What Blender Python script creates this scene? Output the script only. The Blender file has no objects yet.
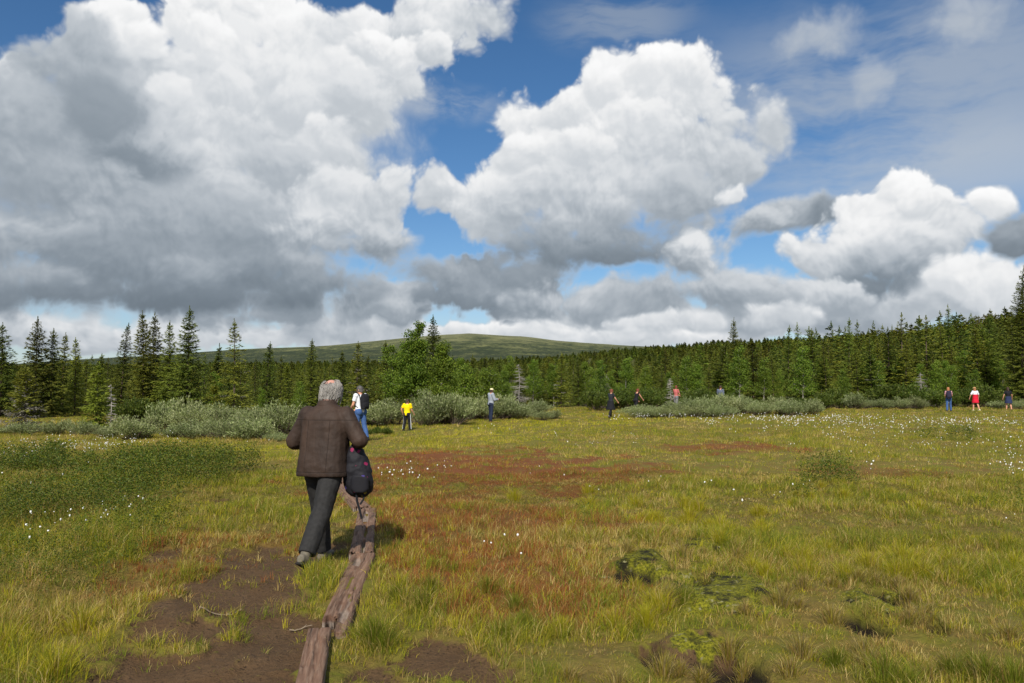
import bpy, bmesh, math, random
import numpy as np
from mathutils import Vector, Matrix, Euler

SC = bpy.context.scene
COL = SC.collection
R = math.radians
F = 784.0                      # focal length in pixels of a 1024 px wide frame
CAMZ = 1.6
PITCH = R(3.4)
SUN_AZ, SUN_EL = R(190), R(42)

# ------------------------------------------------------------------ camera
cam = bpy.data.cameras.new('camera')
cam.sensor_width = 36.0
cam.lens = 36.0 * F / 1024.0
cam.clip_start = 0.05
cam.clip_end = 30000
cob = bpy.data.objects.new('camera', cam)
cob.location = (0, 0, CAMZ)
cob.rotation_euler = (R(90) + PITCH, 0, 0)
COL.objects.link(cob)
SC.camera = cob

def ray(px, py):
    u, v = (px - 512) / F, (341.5 - py) / F
    return Vector((u, math.cos(PITCH) - v * math.sin(PITCH), math.sin(PITCH) + v * math.cos(PITCH)))

def at(px, py, depth):
    d = ray(px, py)
    return Vector((0, 0, CAMZ)) + d * (depth / d.y)

# ------------------------------------------------------------------ node helpers
class NT:
    def __init__(s, tree):
        s.t = tree
    def n(s, kind, **kw):
        nd = s.t.nodes.new(kind)
        for k, v in kw.items():
            setattr(nd, k, v)
        return nd
    def link(s, a, b):
        s.t.links.new(a, b)
    def put(s, sock, v):
        if hasattr(v, 'links') or isinstance(v, bpy.types.NodeSocket):
            s.link(v, sock)
        else:
            sock.default_value = v
    def m(s, op, a, b=0.0, c=0.0, clamp=False):
        nd = s.n('ShaderNodeMath', operation=op)
        nd.use_clamp = clamp
        for i, v in enumerate((a, b, c)):
            s.put(nd.inputs[i], v)
        return nd.outputs[0]
    def vm(s, op, a, b=(0, 0, 0), c=(0, 0, 0)):
        nd = s.n('ShaderNodeVectorMath', operation=op)
        s.put(nd.inputs[0], a); s.put(nd.inputs[1], b)
        if op == 'MULTIPLY_ADD':
            s.put(nd.inputs[2], c)
        return nd.outputs['Value'] if op in ('LENGTH', 'DOT_PRODUCT', 'DISTANCE') else nd.outputs[0]
    def mr(s, v, a, b, c=0.0, d=1.0, smooth=False):
        nd = s.n('ShaderNodeMapRange')
        nd.interpolation_type = 'SMOOTHSTEP' if smooth else 'LINEAR'
        nd.clamp = True
        s.put(nd.inputs[0], v)
        for i, q in enumerate((a, b, c, d)):
            s.put(nd.inputs[1 + i], q)
        return nd.outputs[0]
    def mix(s, f, a, b, blend='MIX'):
        nd = s.n('ShaderNodeMix', data_type='RGBA', blend_type=blend)
        s.put(nd.inputs[0], f)
        for i, v in ((6, a), (7, b)):
            s.put(nd.inputs[i], v)
        return nd.outputs[2]
    def noise(s, vec, scale, detail=3.0, rough=0.5, dims='3D', out=0, lac=2.0, dist=0.0):
        nd = s.n('ShaderNodeTexNoise', noise_dimensions=dims)
        s.put(nd.inputs['Vector'], vec)
        nd.inputs['Scale'].default_value = scale
        nd.inputs['Detail'].default_value = detail
        nd.inputs['Roughness'].default_value = rough
        nd.inputs['Lacunarity'].default_value = lac
        nd.inputs['Distortion'].default_value = dist
        return nd.outputs[out]
    def voro(s, vec, scale, feature='F1', dims='3D', detail=0.0, rough=0.5, lac=2.0, smooth=1.0, out=0):
        nd = s.n('ShaderNodeTexVoronoi', voronoi_dimensions=dims, feature=feature)
        s.put(nd.inputs['Vector'], vec)
        nd.inputs['Scale'].default_value = scale
        nd.inputs['Detail'].default_value = detail
        nd.inputs['Roughness'].default_value = rough
        nd.inputs['Lacunarity'].default_value = lac
        if feature == 'SMOOTH_F1':
            nd.inputs['Smoothness'].default_value = smooth
        return nd.outputs[out]

def lin(c):
    c = c / 255.0
    return c / 12.92 if c <= 0.04045 else ((c + 0.055) / 1.055) ** 2.4

def rgb(r, g, b):
    return (lin(r), lin(g), lin(b), 1.0)

# ------------------------------------------------------------------ sky and sun
WSTR = 0.1
w = bpy.data.worlds.new('World')
w.use_nodes = True
w.cycles.sampling_method = 'NONE'
nt = NT(w.node_tree)
w.node_tree.nodes.clear()
tc = nt.n('ShaderNodeTexCoord')
D = nt.vm('NORMALIZE', tc.outputs['Generated'])
sep = nt.n('ShaderNodeSeparateXYZ'); nt.link(D, sep.inputs[0])
AZ = nt.m('ARCTAN2', sep.outputs[0], sep.outputs[1])
EL = nt.m('ARCSINE', sep.outputs[2])
cmb = nt.n('ShaderNodeCombineXYZ'); nt.link(AZ, cmb.inputs[0]); nt.link(EL, cmb.inputs[1])
P0 = cmb.outputs[0]
sky = nt.n('ShaderNodeTexSky', sky_type='NISHITA')
sky.sun_disc = False
sky.sun_elevation = SUN_EL
sky.sun_rotation = SUN_AZ
sky.altitude = 900
sky.air_density = 1.0
sky.dust_density = 0.3
sky.ozone_density = 3.0
hsv = nt.n('ShaderNodeHueSaturation')
hsv.inputs['Hue'].default_value = 0.5
hsv.inputs['Saturation'].default_value = 1.2
hsv.inputs['Value'].default_value = 1.0
nt.link(sky.outputs[0], hsv.inputs['Color'])
cur = hsv.outputs[0]

def azel(px, py):
    d = ray(px, py).normalized()
    return math.atan2(d.x, d.y), math.asin(d.z)

# shared cloud texture: swirl, billows, and the billows' relief towards the light
W1 = nt.noise(P0, 9.0, 3.0, 0.5, '2D', out=1)
W1c = nt.vm('MULTIPLY_ADD', W1, (0.045, 0.030, 0), (-0.0225, -0.015, 0))
P1 = nt.vm('ADD', P0, W1c)
W2 = nt.noise(P0, 60.0, 4.0, 0.6, '2D', out=1)
W2c = nt.vm('MULTIPLY_ADD', W2, (0.003, 0.003, 0), (-0.0015, -0.0015, 0))
P = nt.vm('ADD', P1, W2c)
def billow(vec):
    v = nt.voro(vec, 13.0, 'SMOOTH_F1', '2D', 3.0, 0.5, 2.3, 0.5)
    return nt.m('MULTIPLY_ADD', v, -1.7, 0.85)
B = billow(P)
BL = billow(nt.vm('ADD', P, (0.003, 0.009, 0)))
fine = nt.noise(P, 38.0, 5.0, 0.55, '2D')
broad = nt.noise(P0, 8.0, 4.0, 0.5, '2D')
E = nt.m('ADD', nt.m('MULTIPLY', nt.m('SUBTRACT', B, BL), 1.0), nt.m('MULTIPLY_ADD', fine, 0.10, -0.05))
E = nt.m('ADD', E, nt.m('MULTIPLY_ADD', broad, 0.8, -0.4))
EDGE = nt.m('ADD', nt.m('MULTIPLY', B, 0.6), nt.m('MULTIPLY_ADD', fine, 0.5, -0.25))

def wcol(v, tint=0.0):
    """a cloud grey: sRGB level -> sky radiance, the darker the bluer"""
    k = lin(v) / WSTR
    t = max(0.0, min(1.0, (245 - v) / 110.0)) * 0.30 + tint
    return (k * (1 - t * 0.75), k * (1 - t * 0.18), k * (1 + t * 0.42), 1.0)

# clouds are laid back to front as soft puffs: LV carries the grey level, TR what still shows of the sky
LV, TR = None, None
LEAN = (0.12, 0.85, 0)
def puff_group():
    g = bpy.data.node_groups.new('cloud_puff', 'ShaderNodeTree')
    for nm, ty in (('P', 'Vector'), ('LV', 'Float'), ('TR', 'Float'), ('EDGE', 'Float'), ('E', 'Float'), ('scale', 'Vector'), ('offset', 'Vector'), ('soft', 'Float'), ('op', 'Float'), ('base', 'Float'), ('top', 'Float'), ('rel', 'Float'), ('amp', 'Float')):
        g.interface.new_socket(nm, in_out='INPUT', socket_type='NodeSocket' + ty)
    for nm in ('LV', 'TR'):
        g.interface.new_socket(nm, in_out='OUTPUT', socket_type='NodeSocketFloat')
    t = NT(g)
    gi = t.n('NodeGroupInput').outputs; go = t.n('NodeGroupOutput').inputs
    v = t.vm('MULTIPLY_ADD', gi['P'], gi['scale'], gi['offset'])
    s = t.m('SUBTRACT', t.m('MULTIPLY_ADD', gi['EDGE'], gi['amp'], 1.12), t.vm('LENGTH', v))
    al = t.mr(s, 0.0, gi['soft'], 0.0, gi['op'], smooth=True)
    L = t.m('MULTIPLY_ADD', gi['E'], gi['rel'], t.vm('DOT_PRODUCT', v, LEAN))
    lev = t.mr(L, -0.7, 0.8, gi['base'], gi['top'], smooth=True)
    mx = t.n('ShaderNodeMix', data_type='FLOAT')
    t.put(mx.inputs[0], al); t.put(mx.inputs[2], gi['LV']); t.put(mx.inputs[3], lev)
    t.link(mx.outputs[0], go['LV'])
    t.link(t.m('MULTIPLY_ADD', gi['TR'], t.m('MULTIPLY', al, -1.0), gi['TR']), go['TR'])
    return g
PG = puff_group()
def puff(cx, cy, rx, ry, top, base, soft=0.30, amp=0.65, op=1.0, rel=0.62):
    global LV, TR
    a, e = azel(cx, cy)
    a2, e2 = azel(cx + rx, cy); a3, e3 = azel(cx, cy - ry)
    ia, ie = 1.0 / abs(a2 - a), 1.0 / abs(e3 - e)
    nd = nt.n('ShaderNodeGroup'); nd.node_tree = PG
    for k, val in (('scale', (ia, ie, 0)), ('offset', (-a * ia, -e * ie, 0)), ('soft', soft), ('op', op), ('base', base / 255.0), ('top', top / 255.0), ('rel', rel), ('amp', amp), ('LV', 0.8), ('TR', 1.0)):
        nd.inputs[k].default_value = val
    nt.link(P1, nd.inputs['P']); nt.link(EDGE, nd.inputs['EDGE']); nt.link(E, nd.inputs['E'])
    if LV is not None:
        nt.link(LV, nd.inputs['LV']); nt.link(TR, nd.inputs['TR'])
    LV, TR = nd.outputs['LV'], nd.outputs['TR']

def veil(cx, cy, rx, ry, level, op, sx=6.0, sy=26.0, thr=0.45):
    global cur
    a, e = azel(cx, cy)
    ia, ie = F / rx, F / ry
    v = nt.vm('MULTIPLY_ADD', P1, (ia, ie, 0), (-a * ia, -e * ie, 0))
    g = nt.mr(nt.vm('LENGTH', v), 1.0, 0.2, 0.0, 1.0, smooth=True)
    n = nt.noise(nt.vm('MULTIPLY', P1, (sx, sy, 1)), 1.0, 5.0, 0.6, '2D')
    f = nt.m('MULTIPLY', nt.m('MULTIPLY', g, nt.mr(n, thr - 0.15, thr + 0.2, smooth=True)), op)
    cur = nt.mix(f, cur, wcol(level))

# thin high veils
veil(900, 90, 320, 120, 192, 0.6, 4.0, 13.0, 0.42)
veil(980, 165, 260, 60, 202, 0.55, 4.0, 14.0, 0.38)
veil(440, 105, 85, 26, 200, 0.6, 9, 20, 0.4)
veil(620, 20, 110, 40, 185, 0.45)
# pale air low over the horizon
hz = nt.mr(EL, 0.02, 0.15, 0.5, 0.0, smooth=True)
cur = nt.mix(hz, cur, wcol(195, 0.08))

PUFFS = '''20 335 60 20 236 190
90 338 50 18 240 196
150 336 46 20 244 200
215 334 50 20 244 198
270 338 40 16 240 196
320 336 44 18 242 196
380 338 40 15 240 196
450 336 46 16 240 198
520 340 34 12 246 205
590 336 30 12 248 208
650 340 36 13 240 200
700 330 44 18 240 196
760 326 46 20 236 190
820 320 50 22 236 190
880 318 50 22 238 192
660 315 34 16 236 190
610 316 30 14 232 186
# far low band (back)

60 330 150 30 244 179 .5
200 332 130 26 248 204 .5
330 325 120 28 234 179 .5
280 312 60 16 237 164
560 318 100 24 237 184 .5
640 318 80 26 217 164
500 333 80 14 247 204
700 325 80 22 227 174
780 312 80 30 237 179
850 305 90 34 237 164
930 295 90 40 232 185
1010 300 70 40 230 185
560 333 55 13 248 214 .5
690 338 60 10 248 209 .5
620 336 40 10 248 204 .5
400 300 45 30 225 160
# middle low grey wedge
475 288 75 38 150 139
480 290 45 26 205 150 .8
540 295 40 26 165 139
# big left mass, back to front
250 105 190 95 239 208 .5 .25
120 170 170 120 205 175 .5 .25
200 255 190 45 190 150 .5 .3
60 285 160 55 205 155 .6
260 300 150 42 200 150 .6
150 80 75 60 222 185
90 45 70 45 212 175
230 120 120 80 228 197 .5
330 90 90 70 231 202
200 150 190 120 214 184 .6
110 230 190 80 200 150 .6
260 240 150 60 205 160 .6
60 150 110 120 205 165 .6

20 75 30 26 238 219
120 20 50 34 250 225
190 25 70 60 253 225
250 10 55 40 250 220
300 40 70 55 250 223
365 30 60 45 246 212
430 18 70 48 244 200
490 10 45 32 238 190 .5
380 75 65 50 237 207
250 85 95 70 237 207
340 110 75 60 231 197
330 160 70 50 225 187 .5
200 130 90 75 225 202 .5
260 180 120 80 231 186 .6
178 62 26 24 239 214
205 45 30 36 250 223
262 60 26 30 243 216
285 75 34 30 239 210
340 70 26 26 245 220
372 45 30 24 250 214
300 108 40 32 233 204
355 100 34 28 231 200
405 55 34 26 250 216
440 50 26 22 244 200
235 95 34 28 235 208
250 130 40 30 227 200
325 140 36 30 239 207
270 165 50 34 212 182
145 40 34 34 254 222 .3
165 85 26 22 241 222
80 70 85 65 196 165 .5
30 130 110 70 196 160 .5
105 115 70 60 165 154 .6
130 160 75 45 152 142 .7
60 190 110 60 190 150 .7
170 230 220 55 190 154 .7
20 240 90 45 205 150 .7
330 225 80 40 218 170 .6
150 270 200 42 165 136 .7
250 280 130 35 155 132 .7
180 297 190 20 138 126 .6
40 295 110 26 150 132 .6
200 265 70 26 185 154 .6
35 272 60 26 190 159 .6
300 262 50 24 195 150 .6
335 284 75 24 170 138 .8
385 290 50 18 185 150 .8
# cloud right of the big mass
342 205 52 42 232 194
388 195 28 36 233 192
320 235 60 34 228 165 .6
375 245 60 28 215 150 .6
430 278 60 30 185 149 .6
525 278 75 34 172 146 .6
610 295 80 28 198 150 .6
# centre mass
620 170 140 100 235 195 .5
600 300 130 30 215 160 .5
760 300 110 40 218 165 .5

655 80 55 45 252 225
690 95 55 50 246 212
620 75 45 40 250 220
520 118 40 34 250 220
570 115 55 40 248 212
600 130 75 50 246 212
540 170 75 55 242 205
440 195 35 34 230 194
480 205 60 45 242 195
690 140 60 55 232 190 .5
600 85 30 28 250 220
645 65 28 24 254 226
690 72 30 28 250 218
560 108 30 26 248 215
520 150 32 28 248 212
590 150 44 34 246 212
650 130 44 34 240 205
540 195 44 30 236 196
770 135 38 42 225 190 .5
735 165 45 35 220 180 .5
625 185 100 60 226 180 .6
560 210 110 50 225 170 .6
690 200 80 45 205 160 .7
640 235 90 36 175 144 .7
570 245 100 30 180 142 .7
620 258 120 20 152 134 .6
690 250 60 20 160 144 .6
# small things right of centre
733 193 26 14 246 215 .5 1.1
700 262 50 38 232 155 .5
650 290 70 30 205 159 .6
720 295 60 28 210 155 .6
800 212 65 24 205 144 .5
830 208 36 20 165 136 .6
760 220 45 22 215 150 .6
# right mass
905 200 46 42 252 215
865 205 40 24 250 215
945 222 44 40 246 195
880 235 70 45 244 200
892 186 22 20 254 226
918 202 26 22 250 215
868 228 30 24 246 208
930 250 60 36 232 165 .5
830 262 60 40 240 180
890 268 85 34 205 142 .6
870 282 75 22 150 132 .6
985 205 30 26 254 220 .4
970 280 60 34 246 215 .4
1000 290 50 30 244 210
1020 238 46 32 175 136 .4
820 295 60 25 225 170
560 326 40 13 246 208 .5 .8 .8
650 326 44 14 244 204 .5 .8 .8
705 322 36 15 244 202 .5 .8 .8
775 318 44 18 244 200 .5 .8 .8
470 330 40 12 244 206 .5 .8 .8
# thin cloud top right
835 25 65 40 205 190 .9 .9 .55
870 80 30 42 205 190 .9 .9 .5
800 40 40 26 205 190 .9 .9 .4
960 22 60 36 210 190 .9 .9 .6
'''
for ln_ in PUFFS.strip().splitlines():
    ln_ = ln_.split('#')[0].strip()
    if not ln_:
        continue
    q = [float(x) for x in ln_.split()]
    kw = {}
    for k, v in zip(('soft', 'amp', 'op', 'rel'), q[6:]):
        kw[k] = v
    puff(*q[:6], **kw)
    n_puff = globals().get('n_puff', 0) + 1
    if n_puff % 20 == 0:      # hand the work on in batches: the next puffs wait for these (keeps the shader's stack small)
        P1 = nt.vm('MULTIPLY_ADD', LV, (1e-9, 1e-9, 0), P1)
cr = nt.n('ShaderNodeValToRGB')
els = cr.color_ramp.elements
lv_ = [90, 110, 130, 150, 170, 190, 210, 225, 240, 255]
while len(els) < len(lv_):
    els.new(0.5)
for q_, v_ in enumerate(lv_):
    els[q_].position = v_ / 255.0
for q_, v_ in enumerate(lv_):
    c_ = wcol(v_)
    els[q_].color = (c_[0] * WSTR, c_[1] * WSTR, c_[2] * WSTR, 1)
nt.link(LV, cr.inputs[0])
cl_ = nt.vm('MULTIPLY', cr.outputs[0], (1 / WSTR,) * 3)
cur = nt.mix(TR, cl_, cur)
# the sky around and behind, out of the photograph: scattered cloud
n_ = nt.noise(D, 3.2, 7.0, 0.58)
away = nt.mr(nt.m('ABSOLUTE', AZ), 0.75, 1.1, 0.0, 0.95, smooth=True)
hi = nt.mr(EL, 0.56, 0.75, 0.0, 0.8, smooth=True)
f_ = nt.m('MULTIPLY', nt.m('MAXIMUM', away, hi), nt.mr(n_, 0.44, 0.58, smooth=True))
cur = nt.mix(f_, cur, nt.mix(nt.mr(n_, 0.5, 0.72), wcol(238), wcol(165)))
bg = nt.n('ShaderNodeBackground')
bg.inputs[1].default_value = WSTR
nt.link(cur, bg.inputs[0])
wo = nt.n('ShaderNodeOutputWorld'); nt.link(bg.outputs[0], wo.inputs[0])
SC.world = w

sl = bpy.data.lights.new('sun', 'SUN')
sl.energy = 4.9
sl.angle = R(0.5)
sl.color = (1.0, 0.95, 0.87)
sun = bpy.data.objects.new('sun', sl)
sv = Vector((math.sin(SUN_AZ) * math.cos(SUN_EL), math.cos(SUN_AZ) * math.cos(SUN_EL), math.sin(SUN_EL)))
sun.rotation_euler = sv.to_track_quat('Z', 'Y').to_euler()
sun.location = sv * 50
COL.objects.link(sun)

SC.render.engine = 'CYCLES'
SC.view_settings.view_transform = 'Standard'
SC.view_settings.look = 'None'
SC.view_settings.gamma = 1.0
SC.view_settings.exposure = 0.0
SC.view_settings.use_curve_mapping = False
SC.cycles.max_bounces = 5
SC.cycles.diffuse_bounces = 2
SC.cycles.glossy_bounces = 2
SC.cycles.transmission_bounces = 4
SC.cycles.transparent_max_bounces = 8
SC.cycles.use_denoising = True
SC.cycles.use_adaptive_sampling = True
SC.cycles.adaptive_threshold = 0.02
SC.cycles.sample_clamp_indirect = 5.0

# ------------------------------------------------------------------ numpy noise and mesh helpers
RNG = np.random.default_rng(7)
random.seed(7)

def _hash(ix, iy, seed):
    h = (ix.astype(np.int64) * 374761393 + iy.astype(np.int64) * 668265263 + seed * 144269504) & 0xffffffff
    h = ((h ^ (h >> 13)) * 1274126177) & 0xffffffff
    h = ((h ^ (h >> 16)) * 2246822519) & 0xffffffff
    return ((h ^ (h >> 15)) & 0xffffff) / float(0xffffff)

def vnoise(x, y, seed=0):
    x = np.asarray(x, float); y = np.asarray(y, float)
    ix, iy = np.floor(x), np.floor(y)
    fx, fy = x - ix, y - iy
    fx = fx * fx * fx * (fx * (fx * 6 - 15) + 10); fy = fy * fy * fy * (fy * (fy * 6 - 15) + 10)
    ix = ix.astype(np.int64); iy = iy.astype(np.int64)
    a, b = _hash(ix, iy, seed), _hash(ix + 1, iy, seed)
    c, d = _hash(ix, iy + 1, seed), _hash(ix + 1, iy + 1, seed)
    return (a + (b - a) * fx) * (1 - fy) + (c + (d - c) * fx) * fy

def fbm(x, y, octv=4, seed=0, gain=0.5):
    """0..1, mean .5"""
    s, a, t = 0.0, 1.0, 0.0
    for k in range(octv):
        s = s + a * vnoise(np.asarray(x) * 2 ** k + 17.3 * k, np.asarray(y) * 2 ** k - 9.1 * k, seed + k)
        t += a; a *= gain
    return s / t

def sstep(v, a, b):
    t = np.clip((np.asarray(v, float) - a) / (b - a), 0, 1)
    return t * t * (3 - 2 * t)

def mesh_from(name, verts, faces, mats, smooth=False, attrs=None, mat_idx=None):
    """verts (n,3); faces: list of (m,k) int arrays; attrs: {name: (n,4) or (n,)} per vertex"""
    me = bpy.data.meshes.new(name)
    verts = np.ascontiguousarray(verts, np.float32)
    faces = [np.asarray(f, np.int32) for f in faces if len(f)]
    me.vertices.add(len(verts))
    me.vertices.foreach_set('co', verts.ravel())
    nl = sum(f.size for f in faces); nf = sum(len(f) for f in faces)
    me.loops.add(nl)
    me.loops.foreach_set('vertex_index', np.concatenate([f.ravel() for f in faces]))
    me.polygons.add(nf)
    tot = np.concatenate([np.full(len(f), f.shape[1], np.int32) for f in faces])
    st = np.zeros(nf, np.int32); st[1:] = np.cumsum(tot)[:-1]
    me.polygons.foreach_set('loop_start', st)
    me.polygons.foreach_set('use_smooth', np.full(nf, smooth))
    if mat_idx is not None:
        me.polygons.foreach_set('material_index', np.asarray(mat_idx, np.int32))
    for k, v in (attrs or {}).items():
        v = np.asarray(v, np.float32)
        if v.ndim == 1:
            me.attributes.new(k, 'FLOAT', 'POINT').data.foreach_set('value', v)
        else:
            me.attributes.new(k, 'FLOAT_COLOR', 'POINT').data.foreach_set('color', v.ravel())
    me.update(calc_edges=True)
    for m in mats if isinstance(mats, (list, tuple)) else [mats]:
        me.materials.append(m)
    return me

def obj(name, me, parent=None, loc=None):
    o = bpy.data.objects.new(name, me)
    COL.objects.link(o)
    if parent is not None:
        o.parent = parent
    if loc is not None:
        o.location = loc
    return o

def tag(o, label=None, cat=None, group=None, kind=None):
    for k, v in (('label', label), ('category', cat), ('group', group), ('kind', kind)):
        if v:
            o[k] = v
    return o

def new_mat(name):
    m = bpy.data.materials.new(name)
    m.use_nodes = True
    m.node_tree.nodes.clear()
    t = NT(m.node_tree)
    out = t.n('ShaderNodeOutputMaterial')
    return m, t, out

def pbsdf(t, out, col, rough=0.8, spec=0.3, normal=None):
    b = t.n('ShaderNodeBsdfPrincipled')
    t.put(b.inputs['Base Color'], col)
    t.put(b.inputs['Roughness'], rough)
    t.put(b.inputs['Specular IOR Level'], spec)
    if normal is not None:
        t.link(normal, b.inputs['Normal'])
    t.link(b.outputs[0], out.inputs[0])
    return b

def leaf_mat(name, trans=0.35, rough=0.6, objvar=0.25):
    """leaf or needle: colour from the mesh, a shift per plant, some light let through"""
    m, t, out = new_mat(name)
    at_ = t.n('ShaderNodeAttribute', attribute_name='col')
    oi = t.n('ShaderNodeObjectInfo')
    hs = t.n('ShaderNodeHueSaturation')
    t.link(at_.outputs[0], hs.inputs['Color'])
    t.put(hs.inputs['Hue'], t.mr(oi.outputs['Random'], 0, 1, 0.5 - 0.03 * objvar * 2, 0.5 + 0.03 * objvar * 2))
    t.put(hs.inputs['Value'], t.mr(t.m('FRACT', t.m('MULTIPLY', oi.outputs['Random'], 7.31)), 0, 1, 1 - objvar, 1 + objvar))
    b = t.n('ShaderNodeBsdfPrincipled')
    t.link(hs.outputs[0], b.inputs['Base Color'])
    b.inputs['Roughness'].default_value = rough
    b.inputs['Specular IOR Level'].default_value = 0.25
    tr = t.n('ShaderNodeBsdfTranslucent')
    t.link(hs.outputs[0], tr.inputs[0])
    mx = t.n('ShaderNodeMixShader'); mx.inputs[0].default_value = trans
    t.link(b.outputs[0], mx.inputs[1]); t.link(tr.outputs[0], mx.inputs[2])
    t.link(mx.outputs[0], out.inputs[0])
    return m

# ------------------------------------------------------------------ the lie of the land
HR_T = ([-180, -60, 4, 8, 12, 16, 20, 24.5, 30, 34, 45, 90, 180], [0, 0, 0, 0.8, 2.5, 5.5, 7.4, 9.4, 13.6, 17.0, 22, 16, 0])
HM_T = ([-180, -90, -40, -20, -10, -2, 3, 8, 14, 20, 40, 120, 180], [4, 4, 12, 18, 20, 22, 25, 31, 34, 34, 36, 20, 4])
_fx = [-700, 0, 150, 240, 330, 400, 440, 470, 520, 560, 620, 700, 850, 1100, 2600]
_fy = [372, 366, 358, 352, 347.5, 340, 336.5, 335, 338, 343, 347, 350, 352, 356, 372]
_faz = [math.degrees(math.atan((x - 512) / F)) for x in _fx]

def terrain(x, y):
    x = np.asarray(x, float); y = np.asarray(y, float)
    r = np.hypot(x, y)
    az = np.degrees(np.arctan2(x, y))
    z = -0.34 * np.exp(-(((x + 5.0) / 5.5) ** 2 + ((y - 31.5) / 5.5) ** 2) / 2)
    z = z - 0.12 * np.exp(-(((x - 1) / 14) ** 2 + ((y - 43) / 5) ** 2) / 2)
    z = z + 0.28 * np.exp(-(((x - 4) / 6) ** 2 + ((y - 30) / 4.5) ** 2) / 2)
    near = sstep(r, 120, 40)
    z = z + near * (0.16 * (fbm(x / 4.2, y / 4.2, 3, 11) - 0.5) + 0.17 * (fbm(x / 0.8, y / 0.8, 3, 23) - 0.5))
    z = z - 0.05 * soil_mask(x, y) + 0.0
    z = z + hummocks(x, y)
    far = np.where(r > 55, 1.0, 0.0)
    hr = np.interp(az, *HR_T); hm = np.interp(az, *HM_T)
    azc = np.clip(np.abs(az), 0, 75)
    hf = (388 - np.interp(az, _faz, _fy)) / F * 2500 * np.cos(np.radians(azc)) + CAMZ
    p1 = sstep(r, 62, 300)
    z = z + hr * p1
    z = z + np.maximum(0, hm - hr) * sstep(r, 290, 720)
    z = z + np.maximum(0, hf - np.maximum(hm, hr)) * sstep(r, 1000, 2500)
    z = z + far * (sstep(r, 60, 200) * 2.0 * (fbm(x / 60, y / 60, 3, 5) - 0.5) + sstep(r, 700, 2000) * 14 * (fbm(x / 420, y / 420, 4, 6) - 0.5))
    z = z - sstep(r, 3000, 9000) * 90
    return z

def depth_of(py):
    return F * CAMZ / (py - 388.0)

def spot(px, py, rx, ry):
    """a patch of ground: centre and half sizes in metres from where it lies in the photograph"""
    d = depth_of(py)
    d0, d1 = depth_of(min(py + ry, 900)), depth_of(max(py - ry, 392))
    return ((px - 512) / F * d, d, rx / F * d, 0.5 * (d1 - d0))

def patches(x, y, spots, seed, rag=0.9, freq=2.2):
    """0..1 membership in ragged patches"""
    n = (fbm(x * freq, y * freq, 5, seed, 0.68) - 0.5) * rag * 1.5
    v = np.zeros(np.shape(x))
    for (cx, cy, rx, ry, *s) in spots:
        d = np.sqrt(((x - cx) / rx) ** 2 + ((y - cy) / ry) ** 2)
        v = np.maximum(v, sstep(1.0 - d + n * 1.4, 0.0, 0.45) * (s[0] if s else 1.0))
    return v

SOIL = [spot(190, 655, 130, 40) + (1.0,), spot(210, 625, 100, 30) + (0.9,), spot(90, 690, 80, 20) + (0.7,), spot(260, 655, 60, 40) + (1.0,), spot(235, 592, 85, 20) + (0.9,), spot(270, 570, 50, 14) + (0.75,), spot(285, 625, 40, 30) + (0.8,),
        spot(290, 600, 45, 40) + (0.6,), spot(440, 652, 70, 34) + (0.9,), spot(400, 690, 90, 20) + (0.9,), spot(720, 655, 38, 26) + (0.95,), spot(655, 632, 24, 12) + (0.5,),
        spot(175, 555, 20, 5) + (0.8,), spot(200, 528, 22, 4) + (0.8,), spot(215, 503, 18, 4) + (0.9,), spot(290, 560, 60, 14) + (0.5,)]
MOSS = [spot(640, 568, 34, 17), spot(712, 588, 60, 22), spot(700, 545, 30, 8), spot(872, 600, 44, 20), spot(745, 612, 44, 12), spot(690, 635, 40, 10)]
WIDE = [spot(690, 582, 115, 52), spot(875, 612, 90, 46), spot(720, 665, 90, 40), spot(600, 640, 60, 30)]
HOLE = [spot(635, 575, 30, 11), spot(886, 598, 22, 13), spot(854, 618, 20, 12), spot(690, 582, 26, 7), spot(925, 620, 13, 9), spot(645, 640, 14, 12), spot(725, 655, 36, 20), spot(740, 560, 16, 4)]
RED = [spot(475, 466, 150, 22) + (1.0,), spot(430, 455, 60, 10) + (1.0,), spot(450, 505, 110, 30) + (0.75,), spot(540, 520, 90, 34) + (0.8,), spot(560, 580, 90, 30) + (0.55,),
       spot(470, 560, 90, 40) + (0.6,), spot(420, 460, 70, 9) + (1.0,), spot(730, 448, 70, 5) + (0.9,), spot(600, 470, 100, 9) + (0.7,), spot(240, 560, 110, 34) + (0.3,), spot(880, 470, 90, 6) + (0.45,)]
BRIGHT = [spot(520, 424, 150, 9) + (1.0,), spot(480, 436, 90, 8) + (0.9,), spot(270, 447, 60, 9) + (0.9,), spot(620, 415, 90, 5) + (0.7,), spot(70, 640, 120, 40) + (0.6,), spot(680, 520, 70, 12) + (0.6,), spot(420, 600, 60, 30) + (0.3,)]
SHRUB = [spot(60, 560, 110, 40), spot(40, 520, 90, 62), spot(110, 505, 70, 40), spot(40, 575, 62, 22), spot(150, 474, 90, 15), spot(20, 470, 80, 14)]

def soil_mask(x, y):
    v = patches(x, y, SOIL, 31, 1.2, 2.0)
    # worn bare spots all along the trodden strip beside the planks, and a few in the open bog
    strip = np.exp(-(((x + 1.9 + 0.06 * (y - 5)) / 0.95) ** 2)) * sstep(y, 13, 8) * sstep(y, 2, 4)
    spots_ = sstep(fbm(x * 1.5, y * 1.5, 5, 37, 0.62), 0.60 - 0.17 * strip, 0.72 - 0.10 * strip)
    return np.maximum(v, spots_ * (0.10 + 0.85 * strip) * sstep(y, 18, 9))

def hummocks(x, y):
    v = -0.13 * patches(x, y, HOLE, 77, 0.5, 3.0)
    return v + 0.05 * patches(x, y, MOSS, 78, 0.5, 3.0)

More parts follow.
